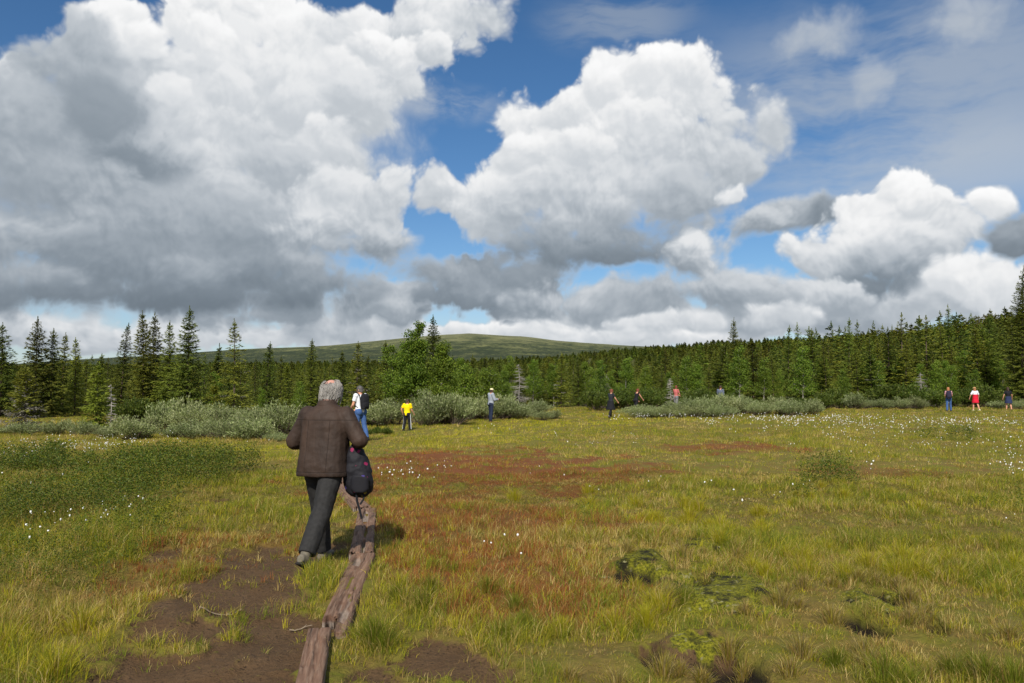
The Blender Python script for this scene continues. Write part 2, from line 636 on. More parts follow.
def ground_z(x, y):
    return float(terrain(np.array([x]), np.array([y]))[0])

# ------------------------------------------------------------------ ground sheet
def build_ground():
    a_in = np.arange(-46, 46.01, 0.2)
    a_out = np.concatenate([np.arange(-180, -46, 4.0)])
    azs = np.radians(np.concatenate([a_out, a_in, np.arange(50, 180, 4.0)]))
    rr = [0.35]
    while rr[-1] < 9000:
        r = rr[-1]
        rr.append(r * (1.05 if r < 3.2 else 1.007 if r < 16 else 1.012 if r < 60 else 1.035))
    rr = np.array(rr)
    A, Rr = np.meshgrid(azs, rr)
    x, y = (Rr * np.sin(A)).ravel(), (Rr * np.cos(A)).ravel()
    z = terrain(x, y)
    na, nr = len(azs), len(rr)
    i = np.arange(nr - 1)[:, None] * na + np.arange(na)[None, :]
    j = np.arange(nr - 1)[:, None] * na + (np.arange(na)[None, :] + 1) % na
    f = np.stack([i.ravel(), j.ravel(), (j + na).ravel(), (i + na).ravel()], 1)[:, ::-1]
    v = np.stack([x, y, z], 1)
    c = len(v)
    v = np.vstack([v, [[0, 0, z[:na].mean()]]])
    k = np.arange(na)
    tri = np.stack([k, (k + 1) % na, np.full(na, c)], 1)[:, ::-1]
    zero = lambda m: np.append(m, 0.0)
    attrs = {'soil': zero(soil_mask(x, y)), 'moss': zero(patches(x, y, MOSS, 41, 1.0, 3.0)), 'hole': zero(patches(x, y, HOLE, 77, 0.6, 3.0)),
             'red': zero(patches(x, y, RED, 51, 1.1, 1.2)), 'bright': zero(patches(x, y, BRIGHT, 61, 0.8, 0.6))}
    m, t, out = new_mat('bog_ground')
    geo = t.n('ShaderNodeNewGeometry')
    pos = geo.outputs['Position']
    at_ = lambda n: t.n('ShaderNodeAttribute', attribute_name=n).outputs['Fac']
    n1 = t.noise(pos, 3.0, 6, 0.6); n2 = t.noise(pos, 22.0, 5, 0.65); n3 = t.noise(pos, 0.35, 4, 0.55)
    thatch = t.mix(n2, rgb(72, 62, 26), rgb(138, 118, 58))
    thatch = t.mix(t.mr(n1, 0.4, 0.65), thatch, rgb(104, 104, 32))
    thatch = t.mix(t.m('MULTIPLY', at_('bright'), 0.45), thatch, rgb(116, 110, 36))
    thatch = t.mix(t.m('MULTIPLY', at_('red'), 0.85), thatch, rgb(112, 62, 36))
    peat = t.mix(n2, rgb(56, 42, 27), rgb(112, 88, 60))
    n5 = t.noise(pos, 70.0, 4, 0.7)
    peat = t.mix(t.mr(n5, 0.5, 0.7), peat, rgb(112, 86, 60))
    peat = t.mix(t.mr(t.voro(pos, 26.0, 'F1'), 0.30, 0.12), peat, rgb(34, 24, 16))
    peat = t.mix(t.mr(n1, 0.35, 0.7), peat, rgb(84, 63, 41))
    sm = t.mr(t.m('ADD', at_('soil'), t.m('MULTIPLY_ADD', n2, 1.1, t.m('MULTIPLY_ADD', n1, 0.8, -0.95))), 0.28, 0.62)
    c = t.mix(sm, thatch, peat)
    moss = t.mix(t.mr(t.noise(pos, 48.0, 5, 0.7), 0.38, 0.62), rgb(58, 62, 12), rgb(138, 134, 32))
    moss = t.mix(t.mr(t.noise(pos, 5.0, 5, 0.65), 0.5, 0.62), moss, rgb(36, 34, 16))
    moss = t.mix(t.mr(t.noise(pos, 16.0, 4, 0.6), 0.60, 0.68), moss, rgb(138, 132, 92))
    c = t.mix(t.mr(t.m('ADD', at_('moss'), t.m('MULTIPLY_ADD', n2, 0.6, -0.3)), 0.3, 0.6), c, moss)
    c = t.mix(t.mr(at_('hole'), 0.3, 0.8), c, rgb(34, 27, 18))
    # far away: forest floor, then fell heath
    rl = t.vm('LENGTH', pos)
    fl = t.mix(n1, rgb(60, 62, 26), rgb(84, 84, 38))
    c = t.mix(t.mr(rl, 55, 85), c, fl)
    hn = t.noise(pos, 0.018, 8, 0.62); hn2 = t.noise(pos, 0.09, 5, 0.7)
    sp = t.n('ShaderNodeSeparateXYZ'); t.link(pos, sp.inputs[0])
    heath = t.mix(t.mr(hn, 0.38, 0.62), rgb(62, 72, 36), rgb(104, 106, 62))
    up = t.mr(t.m('ADD', sp.outputs[2], t.m('MULTIPLY_ADD', hn, 90.0, -45.0)), 85, 175)
    bare = t.mix(t.mr(hn2, 0.4, 0.62), rgb(112, 112, 78), rgb(146, 142, 108))
    heath = t.mix(t.m('MULTIPLY', up, 0.7), heath, bare)
    low = t.mr(t.m('ADD', sp.outputs[2], t.m('MULTIPLY_ADD', hn, 160.0, -80.0)), 190, 60)
    wood = t.mr(t.m('ADD', hn2, t.m('MULTIPLY_ADD', low, 0.34, -0.24)), 0.44, 0.54)
    heath = t.mix(t.m('MULTIPLY', wood, 0.85), heath, rgb(36, 46, 27))
    c = t.mix(t.mr(rl, 500, 900), c, heath)
    bump = t.n('ShaderNodeBump'); bump.inputs['Strength'].default_value = 0.9; bump.inputs['Distance'].default_value = 0.03
    t.link(t.m('MULTIPLY_ADD', n5, 0.35, n2), bump.inputs['Height'])
    pbsdf(t, out, c, 0.9, 0.2, bump.outputs[0])
    me = mesh_from('ground', v, [f, tri], m, True, attrs)
    return tag(obj('ground', me), 'boggy meadow ground rising to forest slopes and a bare fell', 'ground', kind='structure')

build_ground()

# ------------------------------------------------------------------ grass of the bog
M_BLADE = leaf_mat('sedge_blade', 0.45, 0.55, 0.0)
PAL = {k: np.array([rgb(*c)[:3] for c in v]) for k, v in {
    'olive': [(126, 121, 32), (144, 135, 40), (110, 110, 30), (154, 138, 54)],
    'bright': [(156, 152, 26), (170, 160, 34), (144, 146, 28), (178, 162, 48)],
    'green': [(102, 114, 28), (116, 124, 34), (92, 103, 26), (128, 130, 40)],
    'red': [(142, 84, 46), (154, 98, 50), (122, 68, 40), (142, 112, 54)],
    'straw': [(176, 152, 88), (158, 132, 72), (140, 112, 60), (190, 170, 108)]}.items()}

def pick(kind, n):
    p = PAL[kind]
    c = p[RNG.integers(0, len(p), n)]
    return c * RNG.uniform(0.95, 1.4, (n, 1))

def blade_mesh(x, y, h, wid, lean, az, col, segs):
    """sedge blades, bent over in direction az by lean (metres at the tip)"""
    n = len(x)
    z = terrain(x, y) - 0.01
    sx, sy = np.cos(az + np.pi / 2 + RNG.normal(0, 0.5, n)), 0.0
    fa = RNG.uniform(0, np.pi, n)
    wx, wy = np.cos(fa) * wid / 2, np.sin(fa) * wid / 2
    dx, dy = np.cos(az) * lean, np.sin(az) * lean
    root = np.stack([x, y, z], 1)
    W = np.stack([wx, wy, np.zeros(n)], 1)
    tip = root + np.stack([dx, dy, h], 1)
    if segs == 1:
        v = np.stack([root - W, root + W, tip], 1).reshape(-1, 3)
        i = np.arange(n)[:, None] * 3
        fs = [i + np.array([[0, 1, 2]])]
        k = 3
    else:
        mid = root + np.stack([dx * 0.3, dy * 0.3, h * 0.62], 1)
        v = np.stack([root - W, root + W, mid + W * 0.8, mid - W * 0.8, tip], 1).reshape(-1, 3)
        i = np.arange(n)[:, None] * 5
        fs = [i + np.array([[0, 1, 2, 3]]), i + np.array([[3, 2, 4]])]
        k = 5
    c = np.concatenate([col, np.ones((n, 1))], 1)
    return v, fs, np.repeat(c, k, 0)

def grass_zone(d0, d1, per_m2, wid, segs, seed, tuft=13):
    """blades for the wedge of meadow between depths d0 and d1"""
    half = 0.72
    mg = 2.6 if d1 < 20 else 4.0              # room at the sides beyond the photograph's edges
    area = half * (d1 * d1 - d0 * d0) + 2 * mg * (d1 - d0)
    nt_ = int(area * per_m2 / tuft)
    y = d0 + (d1 - d0) * RNG.random(nt_ * 2)
    y = y[RNG.random(nt_ * 2) < (half * y + mg) / (half * d1 + mg)][:nt_]
    nt_ = len(y)
    x = RNG.uniform(-1, 1, nt_) * (half * y + mg)
    soil = soil_mask(x, y); moss = patches(x, y, MOSS, 41, 1.0, 3.0); hole = patches(x, y, HOLE, 77, 0.6, 3.0)
    shr = patches(x, y, SHRUB, 91, 0.7, 1.0)
    red = patches(x, y, RED, 51, 1.1, 1.2); br = patches(x, y, BRIGHT, 61, 0.8, 0.6)
    clump = fbm(x / 0.55, y / 0.55, 3, 101); big = fbm(x / 3.0, y / 3.0, 3, 111); dry = fbm(x / 1.4, y / 1.4, 3, 121)
    keep = (1 - 0.95 * np.clip(soil * 1.3, 0, 1)) * (1 - 0.96 * np.maximum(moss, hole)) * (1 - 0.35 * shr) * (0.50 + 0.50 * sstep(clump, 0.36, 0.58))
    for (ax, ay, bx, by, hw) in PLANKS:
        L2 = (bx - ax) ** 2 + (by - ay) ** 2
        t = np.clip(((x - ax) * (bx - ax) + (y - ay) * (by - ay)) / L2, -0.02, 1.02)
        dd = np.hypot(x - ax - t * (bx - ax), y - ay - t * (by - ay))
        keep = keep * np.where(dd < hw + 0.015, 0, 1)
    ok = RNG.random(nt_) < keep
    x, y, red, br, clump, big, dry, soil, shr = [a[ok] for a in (x, y, red, br, clump, big, dry, soil, shr)]
    n = len(x)
    wide = patches(x, y, WIDE, 171, 0.8, 1.2)
    hh = (0.052 + 0.080 * sstep(clump, 0.44, 0.70) + 0.040 * sstep(big, 0.48, 0.65)) * (1 - 0.5 * soil) * (1 - 0.25 * red) * (1 - 0.42 * wide) * (1 + 0.35 * shr)
    hh = hh * (0.72 + 0.48 * RNG.random(n))
    u = RNG.random(n)
    wts = np.stack([0.55 + 0 * u, 0.28 + 1.6 * br, 0.25 + 1.5 * sstep(clump, 0.5, 0.7) + 0.9 * shr, 4.2 * red ** 1.3, 0.22 + 1.1 * sstep(dry, 0.52, 0.68) + 0.5 * soil + 0.55 * wide], 1)
    cw = np.cumsum(wts / wts.sum(1, keepdims=True), 1)
    kind = (u[:, None] > cw).sum(1).clip(0, 4)
    X = np.repeat(x, tuft); Y = np.repeat(y, tuft); N = n * tuft
    sc = np.clip(np.repeat(y, tuft) / 9.0, 0.8, 3.0)
    a0 = RNG.uniform(0, 2 * np.pi, N)
    rad = np.abs(RNG.normal(0, 0.042, N)) * sc
    X = X + np.cos(a0) * rad; Y = Y + np.sin(a0) * rad
    H = np.repeat(hh, tuft) * RNG.uniform(0.55, 1.25, N)
    prevail = 0.35 + 1.2 * (fbm(X / 1.8, Y / 1.8, 2, 131) - 0.5)
    az = np.where(RNG.random(N) < 0.72, a0, prevail * 3 + RNG.normal(0, 0.8, N))
    lean = H * np.abs(RNG.normal(0.62, 0.30, N))
    H = np.sqrt(np.maximum(H * H - (lean * 0.8) ** 2, (0.35 * H) ** 2))
    kk = np.repeat(kind, tuft)
    col = np.zeros((N, 3))
    for q, nm in enumerate(('olive', 'bright', 'green', 'red', 'straw')):
        s = kk == q
        col[s] = pick(nm, int(s.sum()))
    sw = RNG.random(N) < 0.07
    col[sw] = pick('straw', int(sw.sum()))
    tone = 0.90 + 0.44 * np.repeat(fbm(x / 2.2, y / 2.2, 3, 141), tuft)
    col = col * tone[:, None]
    return blade_mesh(X, Y, H, wid * RNG.uniform(0.6, 1.3, N) * np.clip(Y / d0, 1, 2.2) ** 0.7, lean, az, col, segs)

# boardwalk planks as (ax, ay, bx, by, half width): near end to far end
PLANKS = [(-0.985, 3.75, -1.255, 5.22, 0.074), (-1.185, 5.22, -1.385, 7.42, 0.108), (-1.415, 7.47, -1.88, 10.3, 0.112), (-1.95, 10.32, -2.78, 12.75, 0.115), (-2.75, 12.8, -3.2, 15.6, 0.115)]

def build_grass(zones, name, label):
    vs, f3, f4, cs, off = [], [], [], [], 0
    for z in zones:
        v, fs, c = grass_zone(*z)
        for f in fs:
            (f4 if f.shape[1] == 4 else f3).append(f + off)
        vs.append(v); cs.append(c); off += len(v)
    me = mesh_from(name, np.concatenate(vs), [np.concatenate(f4)] * bool(f4) + [np.concatenate(f3)] * bool(f3), M_BLADE, False, {'col': np.concatenate(cs)})
    return tag(obj(name, me), label, 'grass', kind='stuff')

build_grass([(3.6, 8.5, 5000, 0.0025, 2, 1), (8.5, 15, 2100, 0.0042, 2, 2), (15, 28, 600, 0.0085, 1, 3), (28, 66, 130, 0.020, 1, 4)],
            'bog_grass', 'yellow green and reddish sedge grass covering the bog meadow')

# dead leaves, moss sprigs and straw lying on the ground between the blades
def litter():
    n = 420000
    y = np.sqrt(RNG.uniform(3.7 ** 2, 15.0 ** 2, n)); x = RNG.uniform(-0.82, 0.82, n) * y
    soil = soil_mask(x, y); moss = patches(x, y, MOSS, 41, 1.0, 3.0); red = patches(x, y, RED, 51, 1.1, 1.2)
    ok = RNG.random(n) < (1 - 0.62 * np.clip(soil * 1.2, 0, 1)) * np.where(y < 9, 1.0, 0.7)
    for (ax, ay, bx, by, hw) in PLANKS:
        L2 = (bx - ax) ** 2 + (by - ay) ** 2
        t = np.clip(((x - ax) * (bx - ax) + (y - ay) * (by - ay)) / L2, 0, 1)
        ok &= np.hypot(x - ax - t * (bx - ax), y - ay - t * (by - ay)) > hw
    x, y, soil, moss, red = [a[ok] for a in (x, y, soil, moss, red)]
    n = len(x)
    brown = np.array([rgb(*c)[:3] for c in [(110, 84, 52), (90, 68, 42), (150, 126, 80), (70, 52, 32)]])
    green = np.array([rgb(*c)[:3] for c in [(124, 124, 38), (100, 104, 32), (146, 140, 54), (86, 84, 30)]])
    dry = fbm(x / 1.1, y / 1.1, 4, 161)
    u = RNG.random(n)
    col = np.where((u < 0.27 + 0.9 * (dry - 0.5) + 0.5 * soil - 0.5 * moss)[:, None], brown[RNG.integers(0, 4, n)], green[RNG.integers(0, 4, n)])
    rd = RNG.random(n) < red * 0.45
    col[rd] = pick('red', int(rd.sum()))
    col = col * RNG.uniform(0.8, 1.25, (n, 1))
    ln = RNG.uniform(0.025, 0.085, n) * np.clip(y / 7, 0.8, 1.8)
    v, fs, c = blade_mesh(x, y, ln * RNG.uniform(0.1, 0.55, n), RNG.uniform(0.003, 0.006, n) * np.clip(y / 6, 0.8, 2), ln, RNG.uniform(0, 6.28, n), col, 1)
    tag(obj('ground_litter', mesh_from('ground_litter', v, fs, M_BLADE, False, {'col': c})), 'dead leaves, moss sprigs and straw lying between the grass', 'litter', kind='stuff')
litter()

# tussocks: dry pale ones round the hollows, fresh green ones in the wetter bog
def tussocks():
    cx, cy, kind, size = [], [], [], []
    def put(px, py, sx, sy, n, kd, sz):
        for _ in range(n):
            d = depth_of(py + RNG.normal(0, sy)); d = min(max(d, 4.3), 20)
            cx.append((px + RNG.normal(0, sx) - 512) / F * d); cy.append(d); kind.append(kd); size.append(sz * RNG.uniform(0.7, 1.3))
    for q in ((655, 600, 16, 4, 3), (700, 552, 40, 5, 6), (790, 604, 18, 8, 6), (850, 586, 26, 4, 6), (910, 606, 14, 6, 5), (680, 662, 16, 5, 4), (775, 655, 22, 8, 4), (870, 655, 40, 10, 4), (560, 660, 40, 10, 2), (940, 640, 50, 14, 4)):
        put(*q[:4], q[4], 'straw', 0.72)
    for q in ((690, 520, 50, 8, 12), (820, 560, 60, 12, 12), (620, 600, 40, 12, 7), (950, 570, 60, 16, 12), (900, 660, 80, 14, 9), (760, 500, 120, 10, 14), (360, 610, 26, 20, 6), (350, 540, 12, 10, 4), (60, 640, 60, 22, 6), (520, 610, 60, 18, 8)):
        put(*q[:4], q[4], 'bright' if RNG.random() < 0.6 else 'green', 1.0)
    xs, ys, hs, ls, az, col, ws = [], [], [], [], [], [], []
    for x, y, kd, sz in zip(cx, cy, kind, size):
        if any(abs((x - ax) * (by - ay) - (y - ay) * (bx - ax)) / math.hypot(bx - ax, by - ay) < hw + 0.1 and ay - 0.2 < y < by + 0.2 for ax, ay, bx, by, hw in PLANKS):
            continue
        n = 260
        a = RNG.uniform(0, 6.28, n); r = np.abs(RNG.normal(0, 0.055 * sz, n))
        L = RNG.uniform(0.10, 0.20, n) * sz
        tilt = np.clip(0.25 + r / (0.09 * sz) * 0.75 + RNG.normal(0, 0.2, n), 0.1, 1.35)
        xs.append(x + np.cos(a) * r); ys.append(y + np.sin(a) * r)
        hs.append(L * np.cos(tilt) + 0.01); ls.append(L * np.sin(tilt)); az.append(a + RNG.normal(0, 0.35, n))
        c = pick(kd, n) * 0.92
        if kd == 'straw':
            g_ = RNG.random(n) < 0.4
            c[g_] = np.array(rgb(140, 124, 84)[:3]) * RNG.uniform(0.7, 1.25, (int(g_.sum()), 1))
            k_ = RNG.random(n) < 0.35
            c[k_] = pick('olive', int(k_.sum()))
        else:
            g_ = RNG.random(n) < 0.15
            c[g_] = pick('straw', int(g_.sum()))
        col.append(c); ws.append(np.full(n, 0.0030 if y < 8 else 0.0045))
    v, fs, c = blade_mesh(*[np.concatenate(q) for q in (xs, ys, hs, ws, ls, az, col)], 2)
    tag(obj('sedge_tussocks', mesh_from('sedge_tussocks', v, fs, M_BLADE, False, {'col': c})), 'pale dry and fresh green sedge tussocks round the mossy hollows', 'grass', kind='stuff')
tussocks()

# ------------------------------------------------------------------ trees and shrubs
M_NEEDLE = leaf_mat('spruce_needles', 0.28, 0.65, 0.36)
M_LEAF = leaf_mat('birch_leaves', 0.4, 0.5, 0.12)
M_WILLOW = leaf_mat('willow_leaves', 0.3, 0.7, 0.16)
M_HEATH = leaf_mat('dwarf_birch_leaves', 0.3, 0.5, 0.1)

def bark_mat(name, c1, c2, scale=9.0):
    m, t, out = new_mat(name)
    tcn = t.n('ShaderNodeTexCoord')
    v = t.vm('MULTIPLY', tcn.outputs['Object'], (1, 1, 0.3))
    n = t.noise(v, scale, 5, 0.65)
    pbsdf(t, out, t.mix(t.mr(n, 0.35, 0.65), c1, c2), 0.9, 0.2)
    return m
M_BARK = bark_mat('spruce_bark', rgb(70, 58, 48), rgb(118, 104, 90))
M_BIRCHBARK = bark_mat('birch_bark', rgb(168, 162, 150), rgb(88, 80, 70), 5.0)
M_DEAD = bark_mat('dead_grey_wood', rgb(128, 122, 112), rgb(176, 170, 160))

def tube(pts, rad, k=6):
    """tapered tube along pts; returns verts, quads"""
    pts = np.asarray(pts, float); rad = np.asarray(rad, float)
    d = np.gradient(pts, axis=0)
    d /= np.linalg.norm(d, axis=1, keepdims=True) + 1e-9
    ref = np.where(np.abs(d[:, 2:3]) > 0.9, np.array([[1.0, 0, 0]]), np.array([[0, 0, 1.0]]))
    u = np.cross(d, ref); u /= np.linalg.norm(u, axis=1, keepdims=True) + 1e-9
    w_ = np.cross(d, u)
    a = np.linspace(0, 2 * np.pi, k, endpoint=False)
    v = pts[:, None, :] + rad[:, None, None] * (np.cos(a)[None, :, None] * u[:, None, :] + np.sin(a)[None, :, None] * w_[:, None, :])
    n = len(pts)
    i = np.arange(n - 1)[:, None] * k + np.arange(k)[None, :]
    j = np.arange(n - 1)[:, None] * k + (np.arange(k)[None, :] + 1) % k
    q = np.stack([i.ravel(), j.ravel(), (j + k).ravel(), (i + k).ravel()], 1)
    return v.reshape(-1, 3), q

def join_tubes(lst):
    vs, qs, o = [], [], 0
    for v, q in lst:
        vs.append(v); qs.append(q + o); o += len(v)
    return np.concatenate(vs), np.concatenate(qs)

def cards(c, d, up, ln, wd, fold=0.25):
    """leaf-shaped pieces: from c along d, width in the plane across up"""
    n = len(c)
    d = d / (np.linalg.norm(d, axis=1, keepdims=True) + 1e-9)
    s = np.cross(d, up); s /= np.linalg.norm(s, axis=1, keepdims=True) + 1e-9
    nn = np.cross(s, d)
    ln = np.broadcast_to(ln, (n,))[:, None]; wd = np.broadcast_to(wd, (n,))[:, None]
    mid = c + d * ln * 0.42
    v = np.stack([c, mid + s * wd / 2 - nn * wd * fold, c + d * ln, mid - s * wd / 2 - nn * wd * fold], 1).reshape(-1, 3)
    i = np.arange(n)[:, None] * 4
    f = np.concatenate([i + np.array([[0, 1, 2]]), i + np.array([[0, 2, 3]])])
    return v, f

def runit(rng, n):
    v = rng.normal(size=(n, 3))
    return v / np.linalg.norm(v, axis=1, keepdims=True)

SPRUCE_C = np.array([rgb(*c)[:3] for c in [(92, 104, 32), (106, 116, 36), (80, 94, 34), (124, 128, 42), (100, 108, 44)]])
LICHEN_C = np.array([rgb(*c)[:3] for c in [(128, 124, 112), (108, 104, 92), (146, 142, 128)]])

def spruce_parts(seed, h, rad, dens=1.0, lichen=0.0, tone=1.0, yellow=0.0, thin=0.0, card=1.0):
    rng = np.random.default_rng(seed)
    bend = rng.normal(0, 0.02, 2)
    axis = lambda z: np.array([bend[0] * z * z / h, bend[1] * z * z / h, z])
    zz = np.linspace(-0.25, h, 12)
    tr = tube([axis(max(z, 0)) + np.array([0, 0, min(z, 0)]) for z in zz], np.interp(zz, [-0.25, 0, 0.3, h], [0.016 * h, 0.014 * h, 0.011 * h, 0.004]), 7)
    P, D, U, L, W, C = [], [], [], [], [], []
    tw = []
    z = 0.05 * h
    step = 0.24 / max(0.5, dens) ** 0.5
    while z < h * 0.94:
        f = z / h
        prof = (1 - f) ** 0.95 * (0.72 + 0.28 * min(1, f / 0.10))
        nb = max(3, int(round((6.0 if f < 0.85 else 4.2) * dens ** 0.5)))
        a0 = rng.uniform(0, 6.28)
        gap = rng.random() < thin
        for k in range(nb):
            if gap and rng.random() < 0.7:
                continue
            az = a0 + k * 6.283 / nb + rng.normal(0, 0.25)
            bl = max(0.07, rad * prof * rng.uniform(0.6, 1.25))
            zb = z + rng.normal(0, 0.08)
            zb = min(max(zb, 0.08), h * 0.95)
            rise = -0.45 + 1.0 * f ** 1.3 + rng.normal(0, 0.07)     # lower boughs sag, top ones rise
            npt = max(2, int(bl / (0.13 * card)) + 1)
            t = np.linspace(0.12, 1.0, npt)
            out = np.stack([np.cos(az) * t * bl, np.sin(az) * t * bl, rise * bl * t + 0.30 * bl * t * t * (1 - f)], 1)
            base = axis(zb)
            pts = base + out
            dirb = np.array([np.cos(az), np.sin(az), rise + 0.35 * (1 - f)]); dirb /= np.linalg.norm(dirb)
            side = np.array([-np.sin(az), np.cos(az), 0])
            dead = rng.random() < lichen * (1.25 - f * 1.5)
            if dead:
                tw.append(tube(np.vstack([base, pts]), np.linspace(0.014, 0.003, npt + 1), 4))
            for q in range(npt):
                last = q == npt - 1
                m = 5 if last else 4
                sg = np.tile([1, -1], 4)[:m]
                spread = rng.uniform(0.5, 1.1, m)
                if last:
                    spread = rng.uniform(0.0, 0.7, m)
                dd = dirb[None, :] * np.cos(spread)[:, None] + side[None, :] * (np.sin(spread) * sg)[:, None] + np.stack([0 * spread, 0 * spread, rng.normal(-0.22, 0.2, m)], 1)
                P.append(np.repeat(pts[q:q + 1], m, 0) + rng.normal(0, 0.025, (m, 3)))
                D.append(dd)
                U.append(np.tile([[0, 0, 1.0]], (m, 1)) + rng.normal(0, 0.35, (m, 3)))
                L.append(rng.uniform(0.15, 0.30, m) * min(card, 0.5 + 2.2 * card * (1 - f)) * (0.55 if dead else 1) * (1 - 0.45 * f * f))
                W.append(rng.uniform(0.045, 0.085, m) * card * (0.65 if dead else 1))
                if dead:
                    cc = LICHEN_C[rng.integers(0, 3, m)]
                else:
                    cc = SPRUCE_C[rng.integers(0, 5, m)] * tone
                    yy = np.clip(yellow + (0.25 if last else 0.0), 0, 1)
                    cc = cc * (1 - yy) + np.array(rgb(122, 124, 40)[:3]) * yy
                C.append(cc * rng.uniform(0.75, 1.3, (m, 1)))
        z += step * rng.uniform(0.7, 1.3) * (1.0 if f < 0.6 else 0.8)
    # leader: a narrow upright spike
    m = 26
    tz = rng.uniform(0.88, 0.985, m) * h; tz[:3] = h * 0.985
    aa = rng.uniform(0, 6.28, m)
    P.append(np.stack([axis(q) for q in tz]))
    out_ = np.clip((1 - tz / h) * 6.0, 0.08, 0.7)
    D.append(np.stack([np.cos(aa) * out_, np.sin(aa) * out_, np.full(m, 0.75)], 1)); U.append(rng.normal(size=(m, 3)))
    L.append(np.clip((h - tz) * 0.55, 0.10, 0.26)); W.append(np.full(m, 0.05)); C.append(SPRUCE_C[rng.integers(0, 5, m)] * tone)
    v, f = cards(np.concatenate(P), np.concatenate(D), np.concatenate(U), np.concatenate(L), np.concatenate(W))
    col = np.repeat(np.concatenate(C), 4, 0)
    if tw:
        tv, tq = join_tubes(tw)
        c2 = np.tile(LICHEN_C[1], (len(tv), 1))
        tf = np.concatenate([tq[:, [0, 1, 2]], tq[:, [0, 2, 3]]]) + len(v)
        v = np.vstack([v, tv]); f = np.vstack([f, tf]); col = np.vstack([col, c2])
    return tr, (v, f, np.concatenate([col, np.ones((len(col), 1))], 1))

def make_tree(name, tr, cr, mbark, mleaf, extra=None):
    root = bpy.data.objects.new(name, None)
    root.empty_display_size = 0.3
    COL.objects.link(root)
    obj('trunk', mesh_from(name + '_trunk', tr[0], [tr[1]], mbark, True), root)
    if cr is not None:
        obj('crown', mesh_from(name + '_crown', cr[0], [cr[1]], mleaf, False, {'col': cr[2]}), root)
    if extra is not None:
        obj('branches', mesh_from(name + '_branches', extra[0], [extra[1]], mbark, True), root)
    return root

def copy_tree(src):
    r = src.copy(); COL.objects.link(r)
    for ch in src.children:
        c = ch.copy(); COL.objects.link(c); c.parent = r
    return r

def stand(o, x, y, s=1.0, rz=None, sxy=None):
    o.location = (x, y, ground_z(x, y) - 0.02)
    k = s * (sxy or 1.0)
    o.scale = (k, k, s)
    o.rotation_euler = (0, 0, random.uniform(0, 6.28) if rz is None else rz)

def birch_parts(seed, h, spread, n_leaf, cols, trunks=3):
    rng = np.random.default_rng(seed)
    tubes, tips = [], []
    for k in range(trunks):
        a = rng.uniform(0, 6.28); ln = h * rng.uniform(0.75, 1.0) if k else h * 0.97
        lean = spread * rng.uniform(0.15, 0.55)
        tt = np.linspace(0, 1, 9)
        pts = np.stack([np.cos(a) * lean * tt ** 1.4 + 0.05 * np.sin(tt * 7 + k), np.sin(a) * lean * tt ** 1.4 + 0.05 * np.cos(tt * 5), ln * tt - 0.2 * (tt == 0)], 1)
        tubes.append(tube(pts, np.interp(tt, [0, 1], [0.0085 * h, 0.005]), 7))
        for b in range(20):
            t0 = rng.uniform(0.22, 0.97); base = np.array([np.interp(t0, tt, pts[:, i]) for i in range(3)])
            az = rng.uniform(0, 6.28); bl = spread * (1.05 - 0.75 * t0) * rng.uniform(0.55, 1.15)
            s = np.linspace(0, 1, 6)
            bp = base + np.stack([np.cos(az) * bl * s, np.sin(az) * bl * s, bl * (0.75 * s - 0.25 * s * s)], 1)
            tubes.append(tube(bp, np.linspace(0.016, 0.003, 6), 5))
            for q in range(2, 6):
                tips.append((bp[q], 0.12 + bl * 0.42))
        tips.append((pts[-1], 0.25))
        tips.append((pts[-2], 0.35))
    P = np.concatenate([p + runit(rng, n_leaf // len(tips)) * rr * rng.random((n_leaf // len(tips), 1)) ** 0.45 * rng.uniform(0.75, 1.3) for p, rr in tips])
    n = len(P)
    P = P[P[:, 2] > 0.3]; n = len(P)
    D = runit(rng, n); D[:, 2] -= 0.35
    v, f = cards(P, D, runit(rng, n), rng.uniform(0.08, 0.13, n), rng.uniform(0.06, 0.095, n), 0.1)
    cols = np.array([rgb(*c)[:3] for c in cols])
    clump = fbm(P[:, 0] * 2 + P[:, 1], P[:, 2] * 2, 3, seed)
    c = cols[rng.integers(0, len(cols), n)] * (0.75 + 0.5 * clump[:, None]) * rng.uniform(0.85, 1.2, (n, 1))
    return join_tubes(tubes), (v, f, np.repeat(np.concatenate([c, np.ones((n, 1))], 1), 4, 0))

def dead_parts(seed, h, rad):
    rng = np.random.default_rng(seed)
    zz = np.linspace(-0.2, h, 9)
    tr = tube(np.stack([0.03 * np.sin(zz * 2), 0.03 * np.cos(zz * 1.7), zz], 1), np.interp(zz, [-0.2, h], [0.018 * h, 0.008]), 7)
    tb = []
    for k in range(int(h * 34)):
        z = rng.uniform(0.08, 0.99) * h
        az = rng.uniform(0, 6.28); bl = rad * (1 - z / h) ** 0.7 * rng.uniform(0.4, 1.1) + 0.1
        s = np.linspace(0, 1, 5)
        bp = np.array([0.03 * math.sin(z * 2), 0.03 * math.cos(z * 1.7), z]) + np.stack([np.cos(az) * bl * s, np.sin(az) * bl * s, bl * (-0.35 * s + 0.25 * s * s)], 1)
        tb.append(tube(bp, np.linspace(0.016, 0.005, 5), 4))
        for q in range(1, 5):
            for sg in (1, -1):
                a2 = az + sg * rng.uniform(0.5, 1.2); l2 = bl * rng.uniform(0.15, 0.4)
                tb.append(tube(bp[q] + np.stack([np.cos(a2) * l2 * s, np.sin(a2) * l2 * s, -0.3 * l2 * s], 1), np.linspace(0.008, 0.003, 5), 3))
    return tr, join_tubes(tb)

